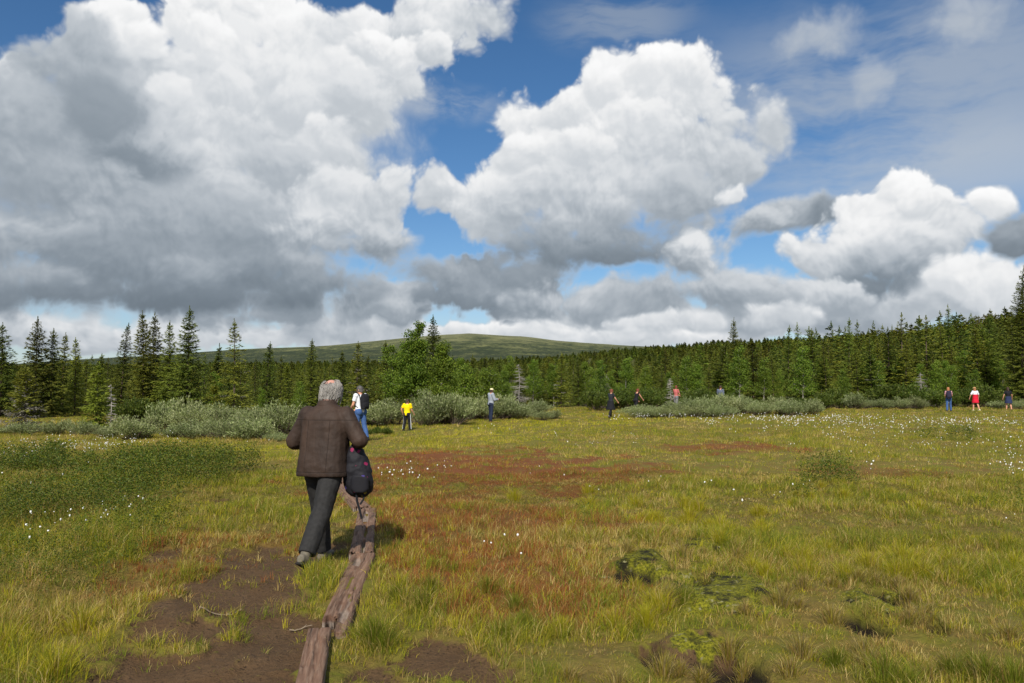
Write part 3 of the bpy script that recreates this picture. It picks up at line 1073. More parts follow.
def bush_parts(seed, w, h, n, cols, ln, wd, lump=7):
    """rounded shrub: stems fan out from the base, leaves along their ends"""
    rng = np.random.default_rng(seed)
    heads = []
    for k in range(lump):
        a = rng.uniform(0, 6.28); rr = w * 0.5 * math.sqrt(rng.random()) * 0.8
        hh = h * rng.uniform(0.55, 0.95) * (1 - 0.35 * (rr / (w * 0.5)) ** 2)
        heads.append((np.cos(a) * rr, np.sin(a) * rr, hh, w * rng.uniform(0.2, 0.32)))
    ns = int(n / 14)
    P, D = [], []
    st = []
    for s in range(ns):
        hx, hy, hh, hr = heads[rng.integers(0, lump)]
        u = runit(rng, 1)[0]; u[2] = abs(u[2])
        tip = np.array([hx, hy, hh * 0.62]) + u * np.array([hr, hr, hh * 0.42]) * rng.uniform(0.75, 1.08)
        base = np.array([hx * 0.35, hy * 0.35, 0.0])
        if s % 6 == 0:
            st.append(tube(np.stack([base, base * 0.4 + tip * 0.6 - [0, 0, 0.08], tip * 0.97], 0), [0.012, 0.008, 0.003], 4))
        dirn = tip - base; dirn /= np.linalg.norm(dirn)
        m = 14
        t = rng.random(m) ** 0.7
        P.append(tip - dirn * (0.38 * h * (1 - t))[:, None] + rng.normal(0, 0.035, (m, 3)))
        D.append(dirn + runit(rng, m) * 0.75)
    P = np.concatenate(P); D = np.concatenate(D)
    ok = P[:, 2] > 0.02
    P, D = P[ok], D[ok]
    m = len(P)
    v, f = cards(P, D, runit(rng, m), ln * rng.uniform(0.7, 1.3, m), wd * rng.uniform(0.7, 1.3, m), 0.15)
    cols = np.array([rgb(*c)[:3] for c in cols])
    c = cols[rng.integers(0, len(cols), m)] * rng.uniform(0.8, 1.2, (m, 1))
    return join_tubes(st), (v, f, np.repeat(np.concatenate([c, np.ones((m, 1))], 1), 4, 0))

# ---- spruces that stand out, one by one: px of stem, py of top, depth, crown radius, look, label
def place_px(px, py_top, depth):
    x = (px - 512) / F * depth
    z = ground_z(x, depth)
    top = at(px, py_top, depth).z
    return x, depth, top - z

SPECIAL = [
    # px, top, depth, radius, kwargs, label
    (2, 322, 44, 1.25, dict(dens=1.2, tone=0.75), 'dark spruce cut by the edge of the picture, leftmost of the trees'),
    (36, 316, 44, 1.15, dict(dens=1.3, tone=0.8), 'broad dark spruce rising right behind the grey lichen-hung spruce'),
    (52, 328, 45, 1.0, dict(dens=1.2, tone=0.85), 'shorter twin of the broad dark spruce behind the grey lichen-hung spruce'),
    (63, 332, 49, 0.7, dict(dens=1.0, tone=1.0, yellow=0.2), 'thin yellowish spruce top just past the dark twin spruces'),
    (76, 337, 47, 0.7, dict(dens=0.9, tone=1.05, yellow=0.3), 'slim yellow green spruce beside the bushy golden one'),
    (27, 366, 28.5, 1.75, dict(dens=1.9, lichen=1.0, yellow=0.3), 'low spreading spruce hung with grey lichen on its lower boughs'),
    (98, 362, 33, 1.25, dict(dens=1.4, yellow=0.55, tone=1.2), 'bushy low golden green spruce behind the willows and white flowers'),
    (101, 353, 50, 0.6, dict(dens=1.1), 'small spruce tip showing over the golden bushy spruce'),
    (122, 322, 50, 0.75, dict(dens=1.0, tone=0.72), 'narrow dark spruce standing apart, first of the tall row of spires'),
    (144, 310, 47, 1.0, dict(dens=1.35, tone=0.85), 'tall dense spruce, one of a close pair of dark spires'),
    (153, 311, 49, 0.95, dict(dens=1.35, tone=0.85), 'tall dense spruce, second of a close pair of dark spires'),
    (169, 320, 47, 0.9, dict(dens=1.2, tone=0.95, yellow=0.1), 'mid green spruce filling the gap between the paired and the tallest spire'),
    (188, 305, 45, 1.25, dict(dens=1.35, tone=1.0, yellow=0.1), 'tallest spruce spire on the left tree line'),
    (218, 343, 48, 0.7, dict(dens=1.0, tone=0.8), 'small dark spruce leaning close to the pale open spruce'),
    (235, 318, 43, 1.0, dict(dens=1.0, yellow=0.3, lichen=0.12, thin=0.2), 'pale open spruce with sparse boughs behind the willow band'),
    (267, 341, 58, 0.95, dict(dens=1.1, tone=0.8), 'dark spruce in the middle of the gap left of the man in the brown jacket'),
    (311, 338, 62, 0.85, dict(dens=1.2, tone=0.8), 'dark pointed spruce above the grey-haired man'),
    (287, 362, 56, 0.8, dict(dens=1.2, tone=0.9), 'short spruce between two darker ones behind the man in the brown jacket'),
    (357, 341, 46, 0.95, dict(dens=0.9, lichen=0.6, yellow=0.25), 'half dead spruce with grey lichen boughs above the man in the white T-shirt'),
    (343, 350, 62, 0.8, dict(dens=1.2, tone=0.85), 'slim spruce right behind the half dead grey one'),
    (386, 340, 60, 0.8, dict(dens=1.1, tone=0.7), 'dark spruce beside the bright birch clump'),
    (433, 314, 52, 1.1, dict(dens=1.3, tone=1.0, yellow=0.2), 'spruce spire rising out of the birch clump'),
    (474, 354, 62, 0.85, dict(dens=1.2), 'spruce at the edge of the birch clump above the man in the white cap'),
    (561, 352, 66, 1.0, dict(dens=1.0, lichen=0.2), 'wide spruce with bare brownish lower boughs at the forest edge'),
    (665, 346, 72, 1.0, dict(dens=1.1, thin=0.2), 'taller open spruce above the woman with bare shoulders'),
    (733, 317, 70, 1.1, dict(dens=1.25, tone=0.9), 'tall lone spruce spire standing over the middle of the forest edge'),
    (950, 303, 78, 1.05, dict(dens=1.1, thin=0.15), 'slim tall spruce above the two hikers on the far side'),
    (978, 312, 78, 0.9, dict(dens=0.9, thin=0.3, lichen=0.3), 'sparse greyish spruce above the hiker in red'),
    (1022, 264, 63, 1.7, dict(dens=1.4, tone=0.75), 'big dark spruce cut by the edge of the picture beside the last hiker'),
    (215, 380, 40, 0.9, dict(dens=1.2, yellow=0.35), 'low yellow green spruce at the foot of the tall spires'),
    (165, 385, 40, 0.9, dict(dens=1.2, yellow=0.2), 'low bushy spruce below the paired spires'),
]
TAKEN = []
for q, (px, py, dep, rad, kw, lab) in enumerate(SPECIAL):
    x, y, h = place_px(px, py, dep)
    kw = dict(kw, dens=kw['dens'] * 1.55)
    tr, cr = spruce_parts(100 + q, h, 1.12 * (rad * h / 5.6 if h < 5.6 else rad), **kw)
    t_ = make_tree('spruce_tree', tr, cr, M_BARK, M_NEEDLE)
    stand(t_, x, y, 1.0)
    tag(t_, lab, 'tree', 'spruces that stand out along the meadow edge')
    TAKEN.append((x, y, rad))

# dead grey trees
for q, (px, py, dep, rad, lab) in enumerate([
        (519, 364, 63, 1.0, 'dead grey spruce with bare twigs near the person in the white cap'),
        (606, 374, 66, 0.6, 'narrow dead grey snag behind the person in black'),
        (670, 378, 50, 0.4, 'bare forked pale branch standing in front of the hiker in pink'),
        (112, 384, 33, 0.16, 'short crooked dead grey stem beside the golden bushy spruce'),
        (920, 372, 62, 0.8, 'leafless grey tree near the hiker with the dark backpack')]):
    x, y, h = place_px(px, py, dep)
    tr, br = dead_parts(300 + q, h, rad)
    t_ = make_tree('dead_tree', tr, None, M_DEAD, None, br)
    stand(t_, x, y)
    tag(t_, lab, 'dead tree')
    TAKEN.append((x, y, 0.5))

# birches
BIR = [(98, 122, 36), (114, 136, 42), (84, 106, 34), (128, 144, 50)]
for q, (px, py, dep, sp, nl, lab) in enumerate([
        (412, 321, 49, 1.35, 19000, 'bright green birch, the tallest leafy tree of the clump behind the boy in yellow'),
        (440, 340, 48.5, 1.15, 14000, 'bright green birch on the outer side of the clump, spreading low behind the willows'),
        (396, 346, 50, 1.0, 9000, 'lower birch on the near side of the leafy clump, beside the dark spruce'),
        (490, 366, 58, 1.1, 6500, 'small pale-stemmed birch past the leafy clump, above the man in the white cap'),
        (464, 366, 55, 1.0, 6000, 'thin birch with white forked stems between the leafy clump and the forest')]):
    x, y, h = place_px(px, py, dep)
    tr, cr = birch_parts(400 + q, h, sp, nl, BIR, 3)
    t_ = make_tree('birch_tree', tr, cr, M_BIRCHBARK, M_LEAF)
    stand(t_, x, y)
    tag(t_, lab, 'tree', 'birches by the meadow')
    TAKEN.append((x, y, sp * 0.7))

# ---- forest: the nearest trees one by one, the rest behind as one mass
VAR = []
for q in range(10):
    kw = [dict(dens=1.2), dict(dens=1.0, thin=0.2), dict(dens=1.3, tone=0.85), dict(dens=1.0, yellow=0.2), dict(dens=1.1, lichen=0.18),
          dict(dens=1.25, yellow=0.12), dict(dens=0.9, thin=0.3, lichen=0.1), dict(dens=1.2, tone=1.1), dict(dens=1.15, yellow=0.3), dict(dens=1.3, tone=0.9)][q]
    VAR.append(spruce_parts(500 + q, 6.0, [1.15, 1.0, 1.25, 1.05, 1.0, 1.2, 0.9, 1.1, 1.3, 1.0][q], **kw))
LOD1 = [spruce_parts(600 + q, 6.0, 1.15, dens=0.42, card=1.9, yellow=[0.1, 0.3, 0.0, 0.2, 0.05, 0.15][q], tone=[1, 1.1, 0.85, 1, 0.9, 1.05][q]) for q in range(6)]
LOD2 = [spruce_parts(620 + q, 6.0, 1.2, dens=0.12, card=3.4, yellow=[0.1, 0, 0.25][q], tone=[1.25, 1.1, 1.35][q]) for q in range(3)]

def edge_r(az):          # where the forest begins
    return np.interp(az, [-45, -34, -20, -12, -4, 4, 14, 24, 28, 31, 34, 45], [58, 55, 55, 58, 62, 66, 68, 72, 75, 77, 80, 92])

def forest_points(rmin_extra, r0, r1, pitch, amax=39):
    g = np.arange(-r1, r1, pitch)
    X, Y = np.meshgrid(g, np.arange(r0 * 0.5, r1, pitch))
    X = X.ravel() + RNG.uniform(-0.42, 0.42, X.size) * pitch
    Y = Y.ravel() + RNG.uniform(-0.42, 0.42, Y.size) * pitch
    r = np.hypot(X, Y); az = np.degrees(np.arctan2(X, Y))
    ok = (np.abs(az) < amax) & (r < r1) & (r >= np.maximum(r0, edge_r(az) + rmin_extra))
    o = np.argsort(r[ok])
    return X[ok][o], Y[ok][o]

def forest_height(x, y):
    az = np.degrees(np.arctan2(x, y))
    m = np.interp(az, [-40, -14, -6, 6, 12, 18, 26, 40], [3.8, 3.7, 3.8, 4.1, 4.8, 5.9, 6.5, 7.0])
    m = m * np.interp(np.hypot(x, y), [60, 85, 120], [0.82, 1.0, 1.08])
    return m * np.clip(RNG.normal(1.0, 0.23, len(x)), 0.45, 1.36)

VROOT = []
for q in range(10):
    VROOT.append(None)
NEAR_LABEL = {
    'l': ('one of the many spruces crowded behind the willow band on the left', 'spruces crowded behind the left willow band'),
    'm': ('one of the low spruces massed along the middle of the forest edge', 'low spruces massed along the middle forest edge'),
    'r': ('one of the tall spruces massed at the front of the forested slope', 'tall spruces massed at the front of the forested slope')}
fx, fy = forest_points(0.5, 40, 145, 3.1)
fh = forest_height(fx, fy)
n_ind = 0
rest = []
for k in range(len(fx)):
    x, y, h = fx[k], fy[k], fh[k]
    if any((x - a) ** 2 + (y - b) ** 2 < (c * 0.8 + 0.5) ** 2 for a, b, c in TAKEN):
        continue
    if n_ind >= 255:
        rest.append(k); continue
    v = random.randrange(10)
    if VROOT[v] is None:
        VROOT[v] = make_tree('spruce_tree', VAR[v][0], VAR[v][1], M_BARK, M_NEEDLE)
        t_ = VROOT[v]
    else:
        t_ = copy_tree(VROOT[v])
    stand(t_, x, y, h / 6.0, None, random.uniform(0.85, 1.65) * (6.0 / h) ** 0.4)
    az = math.degrees(math.atan2(x, y))
    lab, grp = NEAR_LABEL['l' if az < -7 else 'm' if az < 12 else 'r']
    tag(t_, lab, 'tree', grp)
    n_ind += 1

def mass(name, lods, x, y, h, label):
    vs, fs, cs, off = [], [], [], 0
    z = terrain(x, y)
    for k in range(len(x)):
        (tv, tq), (cv, cf, cc) = lods[RNG.integers(0, len(lods))]
        s = h[k] / 6.0; sx = s * RNG.uniform(0.85, 1.3)
        a = RNG.uniform(0, 6.28)
        ca, sa = math.cos(a) * sx, math.sin(a) * sx
        v = np.empty((len(cv), 3))
        v[:, 0] = cv[:, 0] * ca - cv[:, 1] * sa + x[k]; v[:, 1] = cv[:, 0] * sa + cv[:, 1] * ca + y[k]; v[:, 2] = cv[:, 2] * s + z[k]
        vs.append(v); fs.append(cf + off); off += len(cv)
        tint = np.array([RNG.uniform(0.7, 1.35)] * 3 + [1.0]); tint[0] *= RNG.uniform(0.9, 1.2); tint[2] *= RNG.uniform(0.8, 1.1)
        cs.append(cc * tint)
    me = mesh_from(name, np.concatenate(vs), [np.concatenate(fs)], M_NEEDLE, False, {'col': np.concatenate(cs)})
    return tag(obj(name, me), label, 'forest', kind='stuff')

rest = np.array(rest)
rx, ry, rh = fx[rest], fy[rest], fh[rest]
mass('forest', LOD1, rx, ry, rh, 'spruce forest rising behind the first rows of trees')
gx, gy = forest_points(0, 145, 330, 4.4)
mass('forest', LOD2, gx, gy, forest_height(gx, gy) * 0.98, 'spruce forest covering the slope further back')
LOD3 = [spruce_parts(640 + q, 6.0, 1.3, dens=0.05, card=6.0, tone=0.8) for q in range(3)]  # needle tone lowered: the ridge's cloud shadow is put into the colour
gx, gy = forest_points(0, 330, 900, 9.5)
mass('forest', LOD3, gx, gy, forest_height(gx, gy) * 1.25, 'distant forest on the ridge below the bare fell, cloud shadow tinted into its colour')

# birches and rowans scattered through the forest edge
BV = [birch_parts(450 + q, 5.0, 1.25, 6500, BIR, 2 + q % 2) for q in range(3)]
BROOT = [None] * 3
for (a, b, dr, hr_, cnt, lab, grp) in [
        (440, 720, (60, 72), (2.6, 4.2), 17, 'pale green birch mixed among the low spruces of the middle forest edge', 'birches of the middle forest edge'),
        (720, 1015, (62, 76), (3.0, 5.2), 20, 'light green birch mixed among the spruces under the forested slope', 'birches under the forested slope'),
        (200, 340, (44, 56), (1.6, 2.8), 4, 'young light green birch behind the willow band', 'young birches behind the willow band')]:
    for k in range(cnt):
        q = random.randrange(3)
        if BROOT[q] is None:
            BROOT[q] = make_tree('birch_tree', BV[q][0], BV[q][1], M_BIRCHBARK, M_LEAF); t_ = BROOT[q]
        else:
            t_ = copy_tree(BROOT[q])
        dep = random.uniform(*dr)
        stand(t_, (a + (b - a) * (k + random.uniform(0.05, 0.95)) / cnt - 512) / F * dep, dep, random.uniform(*hr_) / 5.0)
        tag(t_, lab, 'tree', grp)

# ---- willow thickets
WIL = [(142, 150, 100), (126, 136, 82), (162, 166, 120), (112, 124, 68)]
WV = [bush_parts(700 + q, [2.0, 2.4, 1.6, 2.8, 1.8][q], [1.2, 1.3, 1.0, 1.4, 1.1][q], [3000, 3600, 2400, 4200, 2800][q], WIL, 0.085, 0.036, [6, 8, 5, 9, 6][q]) for q in range(5)]
WROOT = [None] * 5
def willow(px, py_base_or_depth, depth, hgt, label, group):
    x = (px - 512) / F * depth
    v = random.randrange(5)
    if WROOT[v] is None:
        root = bpy.data.objects.new('willow_shrub', None); COL.objects.link(root)
        obj('stems', mesh_from('willow_stems', WV[v][0][0], [WV[v][0][1]], M_BARK, True), root)
        obj('foliage', mesh_from('willow_foliage', WV[v][1][0], [WV[v][1][1]], M_WILLOW, False, {'col': WV[v][1][2]}), root)
        WROOT[v] = root
    else:
        root = copy_tree(WROOT[v])
    s = hgt / [1.2, 1.3, 1.0, 1.4, 1.1][v]
    stand(root, x, depth, s, None, random.uniform(0.8, 1.1) / max(s, 0.6) ** 0.3)
    tag(root, label, 'shrub', group)

BANDS = [
    # px0, px1, depth range, height range, count, label, group
    (100, 285, (25.2, 27.8), (0.35, 0.85), 15, 'low grey green willow in front of the band behind the white flowers', 'front willows of the left band'),
    (165, 300, (28.5, 35), (0.75, 1.5), 18, 'grey green willow in the thicket behind the man in the brown jacket', 'willows behind the brown jacket'),
    (0, 110, (26.5, 28), (0.3, 0.6), 6, 'low grey willow tangled under the lichen-hung spruce', 'willows under the lichen-hung spruce'),
    (366, 398, (36.5, 39.5), (0.9, 1.3), 5, 'willow between the man in the white T-shirt and the boy in yellow', 'willows between white T-shirt and yellow shirt'),
    (418, 466, (37.5, 40), (1.3, 1.65), 8, 'tall grey green willow in the thicket beside the boy in yellow', 'tall willows between the boy and the cap'),
    (462, 512, (42.5, 45), (1.25, 1.7), 7, 'tall grey green willow right behind the man in the white cap', 'tall willows behind the cap'),
    (505, 555, (43, 47), (0.7, 1.05), 7, 'low willow trailing off past the man in the white cap', 'low willows past the man in the cap'),
    (632, 720, (44.5, 47), (0.55, 0.95), 13, 'low grey willow in the mound hiding the legs of the hikers', 'low willows of the middle mound'),
    (690, 820, (46, 50), (0.95, 1.4), 16, 'taller grey willow in the long mound before the forested slope', 'taller willows of the middle mound'),
    (845, 925, (57, 61), (0.8, 1.3), 8, 'pale willow at the forest edge beside the hiker with the dark backpack', 'pale willows at the far edge'),
    (985, 1040, (57, 60), (0.4, 0.8), 5, 'small willow near the last hiker at the big dark spruce', 'small willows near the last hiker'),
]
for (a, b, dr, hr_, cnt, lab, grp) in BANDS:
    for k in range(cnt):
        willow(a + (b - a) * (k + random.uniform(0.1, 0.9)) / cnt, None, random.uniform(*dr), random.uniform(hr_[0] * 0.8, hr_[1] * 1.2), lab, grp)

# green birch scrub in front of the forest
SCR = [(80, 98, 34), (94, 110, 40), (70, 86, 30), (108, 118, 48)]
SV = bush_parts(760, 2.4, 1.6, 3200, SCR, 0.10, 0.07, 8)
SROOT = [None]
for (a, b, dr, hr_, cnt, lab, grp) in [
        (590, 720, (55, 63), (1.2, 2.1), 14, 'fresh green birch scrub behind the hikers at the middle', 'green scrub behind the middle hikers'),
        (820, 1010, (60, 65), (1.2, 2.4), 14, 'green birch scrub behind the far hikers under the slope', 'green scrub behind the far hikers'),
        (400, 480, (43, 46), (0.9, 1.5), 8, 'green birch scrub under the leafy birch clump', 'green scrub under the birch clump'),
        (120, 200, (35, 39), (0.9, 1.5), 7, 'olive scrub below the tall spruce spires', 'scrub below the tall spires'),
        (368, 394, (30.5, 33), (0.22, 0.4), 5, 'lush green low scrub beside the boy in yellow', 'low scrub beside the boy'),
        (700, 830, (57, 62), (0.9, 1.6), 8, 'green scrub peeping over the willow mound', 'scrub behind the willow mound')]:
    for k in range(cnt):
        if SROOT[0] is None:
            root = bpy.data.objects.new('birch_scrub', None); COL.objects.link(root)
            obj('stems', mesh_from('scrub_stems', SV[0][0], [SV[0][1]], M_BARK, True), root)
            obj('foliage', mesh_from('scrub_foliage', SV[1][0], [SV[1][1]], M_LEAF, False, {'col': SV[1][2]}), root)
            SROOT[0] = root
        else:
            root = copy_tree(SROOT[0])
        dep = random.uniform(*dr)
        stand(root, (a + (b - a) * (k + random.uniform(0.1, 0.9)) / cnt - 512) / F * dep, dep, random.uniform(*hr_) / 1.6, None, random.uniform(0.9, 1.3))
        tag(root, lab, 'shrub', grp)

# ---- dwarf birch heath of the left bank, and dark tufts in the bog
def heath():
    pts = []
    n = 90000
    y = np.sqrt(RNG.uniform(4.4 ** 2, 27 ** 2, n)); x = RNG.uniform(-0.85, 0.8, n) * y
    m = patches(x, y, SHRUB, 91, 0.7, 1.0)
    spots_ = [spot(835, 482, 30, 5) + (1.0,), spot(590, 545, 14, 6) + (0.6,), spot(800, 497, 26, 4) + (0.5,), spot(935, 440, 14, 4) + (0.7,), spot(560, 428, 20, 3), spot(1000, 505, 36, 6) + (0.6,)]
    m = np.maximum(m, patches(x, y, spots_, 93, 0.9, 2.0)) * (1 - patches(x, y, MOSS, 41, 1.0, 3.0))
    tex = sstep(fbm(x / 0.75, y / 0.75, 3, 97), 0.36, 0.62)
    ok = RNG.random(n) < m * (0.12 + 0.88 * tex) * np.clip(9.0 / y, 0.2, 1) * 0.9
    x, y, tex = x[ok], y[ok], tex[ok]
    k = 40
    N = len(x) * k
    X = np.repeat(x, k) + RNG.normal(0, 0.07, N); Y = np.repeat(y, k) + RNG.normal(0, 0.07, N)
    hh = np.repeat(0.10 + 0.38 * tex * RNG.uniform(0.6, 1.2, len(x)), k)
    Z = terrain(X, Y) + hh * RNG.random(N) ** 0.6
    P_ = np.stack([X, Y, Z], 1)
    D_ = runit(RNG, N); D_[:, 2] = np.abs(D_[:, 2]) * 0.6
    s = np.clip(Y / 8, 0.8, 2.2)
    v, f = cards(P_, D_, runit(RNG, N), 0.017 * s * RNG.uniform(0.7, 1.4, N), 0.012 * s * RNG.uniform(0.7, 1.3, N), 0.1)
    cs = np.array([rgb(*c)[:3] for c in [(68, 88, 22), (84, 100, 26), (56, 74, 20), (104, 114, 32), (114, 110, 40)]])
    c = cs[RNG.integers(0, 5, N)] * np.repeat(0.75 + 0.5 * fbm(x, y, 3, 99), k)[:, None] * RNG.uniform(0.85, 1.2, (N, 1))
    me = mesh_from('dwarf_birch', v, [f], M_HEATH, False, {'col': np.repeat(np.concatenate([c, np.ones((N, 1))], 1), 4, 0)})
    tag(obj('dwarf_birch', me), 'dark green dwarf birch and crowberry covering the left bank', 'ground cover', kind='stuff')
heath()

# ---- cotton grass: white tufts on thin stalks
def cotton():
    spots_ = [spot(60, 452, 120, 12) + (1.0,), spot(110, 443, 80, 5) + (1.0,), spot(85, 540, 65, 22) + (0.5,), spot(40, 490, 60, 18) + (0.4,), spot(270, 445, 30, 6) + (0.5,),
              spot(860, 425, 220, 10) + (0.75,), spot(760, 430, 90, 8) + (0.85,), spot(900, 445, 190, 26) + (0.4,), spot(600, 432, 120, 10) + (0.15,), spot(1005, 475, 40, 14) + (0.6,), spot(700, 418, 110, 4) + (0.6,),
              spot(490, 560, 24, 16) + (1.0,), spot(400, 486, 30, 10) + (1.0,), spot(470, 480, 90, 20) + (0.05,), spot(800, 500, 240, 60) + (0.035,), spot(600, 445, 90, 8) + (0.2,)]
    n = 60000
    y = np.sqrt(RNG.uniform(5 ** 2, 58 ** 2, n)); x = RNG.uniform(-0.8, 0.8, n) * y
    m = patches(x, y, spots_, 151, 0.6, 1.0)
    cl = sstep(fbm(x / 1.3, y / 1.3, 3, 153), 0.42, 0.66)
    ok = RNG.random(n) < m * (0.12 + 0.88 * cl) * np.where(y < 20, 0.75, 0.2)
    x, y = x[ok], y[ok]
    k = RNG.integers(1, 4, len(x)); x = np.repeat(x, k); y = np.repeat(y, k)
    n = len(x); x = x + RNG.normal(0, 0.12, n); y = y + RNG.normal(0, 0.12, n)
    z0 = terrain(x, y); hh = RNG.uniform(0.16, 0.34, n)
    lx, ly = RNG.normal(0, 0.03, n), RNG.normal(0, 0.03, n)
    c = np.stack([x + lx, y + ly, z0 + hh], 1)
    r = 0.0095 * RNG.uniform(0.5, 1.4, n) * np.clip(y / 22, 0.9, 1.5)
    phi = (1 + 5 ** 0.5) / 2
    ico = np.array([(-1, phi, 0), (1, phi, 0), (-1, -phi, 0), (1, -phi, 0), (0, -1, phi), (0, 1, phi), (0, -1, -phi), (0, 1, -phi), (phi, 0, -1), (phi, 0, 1), (-phi, 0, -1), (-phi, 0, 1)]) / 1.9
    icf = np.array([(0, 11, 5), (0, 5, 1), (0, 1, 7), (0, 7, 10), (0, 10, 11), (1, 5, 9), (5, 11, 4), (11, 10, 2), (10, 7, 6), (7, 1, 8), (3, 9, 4), (3, 4, 2), (3, 2, 6), (3, 6, 8), (3, 8, 9), (4, 9, 5), (2, 4, 11), (6, 2, 10), (8, 6, 7), (9, 8, 1)])
    jit = RNG.uniform(0.75, 1.3, (n, 12, 1))
    v = c[:, None, :] + ico[None] * jit * r[:, None, None] * np.array([1, 1, 1.25]) * RNG.uniform(0.75, 1.25, (n, 1, 3))
    f = np.arange(n)[:, None, None] * 12 + icf[None]
    v = v.reshape(-1, 3); f = f.reshape(-1, 3)
    sw = 0.0016 * np.clip(y / 8, 1, 3)
    sv = np.stack([np.stack([x - sw, y, z0], 1), np.stack([x + sw, y, z0], 1), c], 1).reshape(-1, 3)
    sf = np.arange(n)[:, None] * 3 + np.array([[0, 1, 2]]) + len(v)
    m1, t, out = new_mat('cotton_fluff')
    pbsdf(t, out, (0.82, 0.81, 0.77, 1), 1.0, 0.1)
    m2, t, out = new_mat('cotton_stalk')
    pbsdf(t, out, rgb(104, 110, 44), 0.7, 0.2)
    me = mesh_from('cotton_grass', np.vstack([v, sv]), [np.vstack([f, sf])], [m1, m2], False, None, np.concatenate([np.zeros(len(f)), np.ones(len(sf))]))
    tag(obj('cotton_grass', me), 'white cotton grass heads dotted over the bog meadow', 'flowers', kind='stuff')
cotton()

# ------------------------------------------------------------------ people
def simple_mat(name, c, rough=0.8, spec=0.25, var=0.18, scale=18.0, bump=0.0, c2=None):
    m, t, out = new_mat(name)
    tcn = t.n('ShaderNodeTexCoord')
    n = t.noise(tcn.outputs['Object'], scale, 4, 0.6)
    a = tuple(q * (1 - var) for q in c[:3]) + (1,)
    b = tuple(min(1, q * (1 + var)) for q in (c2 or c)[:3]) + (1,)
    nr = None
    if bump:
        bp = t.n('ShaderNodeBump'); bp.inputs['Strength'].default_value = bump; bp.inputs['Distance'].default_value = 0.01
        t.link(n, bp.inputs['Height']); nr = bp.outputs[0]
    pbsdf(t, out, t.mix(t.mr(n, 0.3, 0.7), a, b), rough, spec, nr)
    return m

M_SKIN = simple_mat('skin', rgb(208, 150, 120), 0.55, 0.35, 0.06)
M_SCALP = simple_mat('sunburnt_skin', rgb(200, 146, 126), 0.5, 0.4, 0.06)
M_EYE = simple_mat('eye', rgb(40, 32, 28), 0.2, 0.5, 0.0)

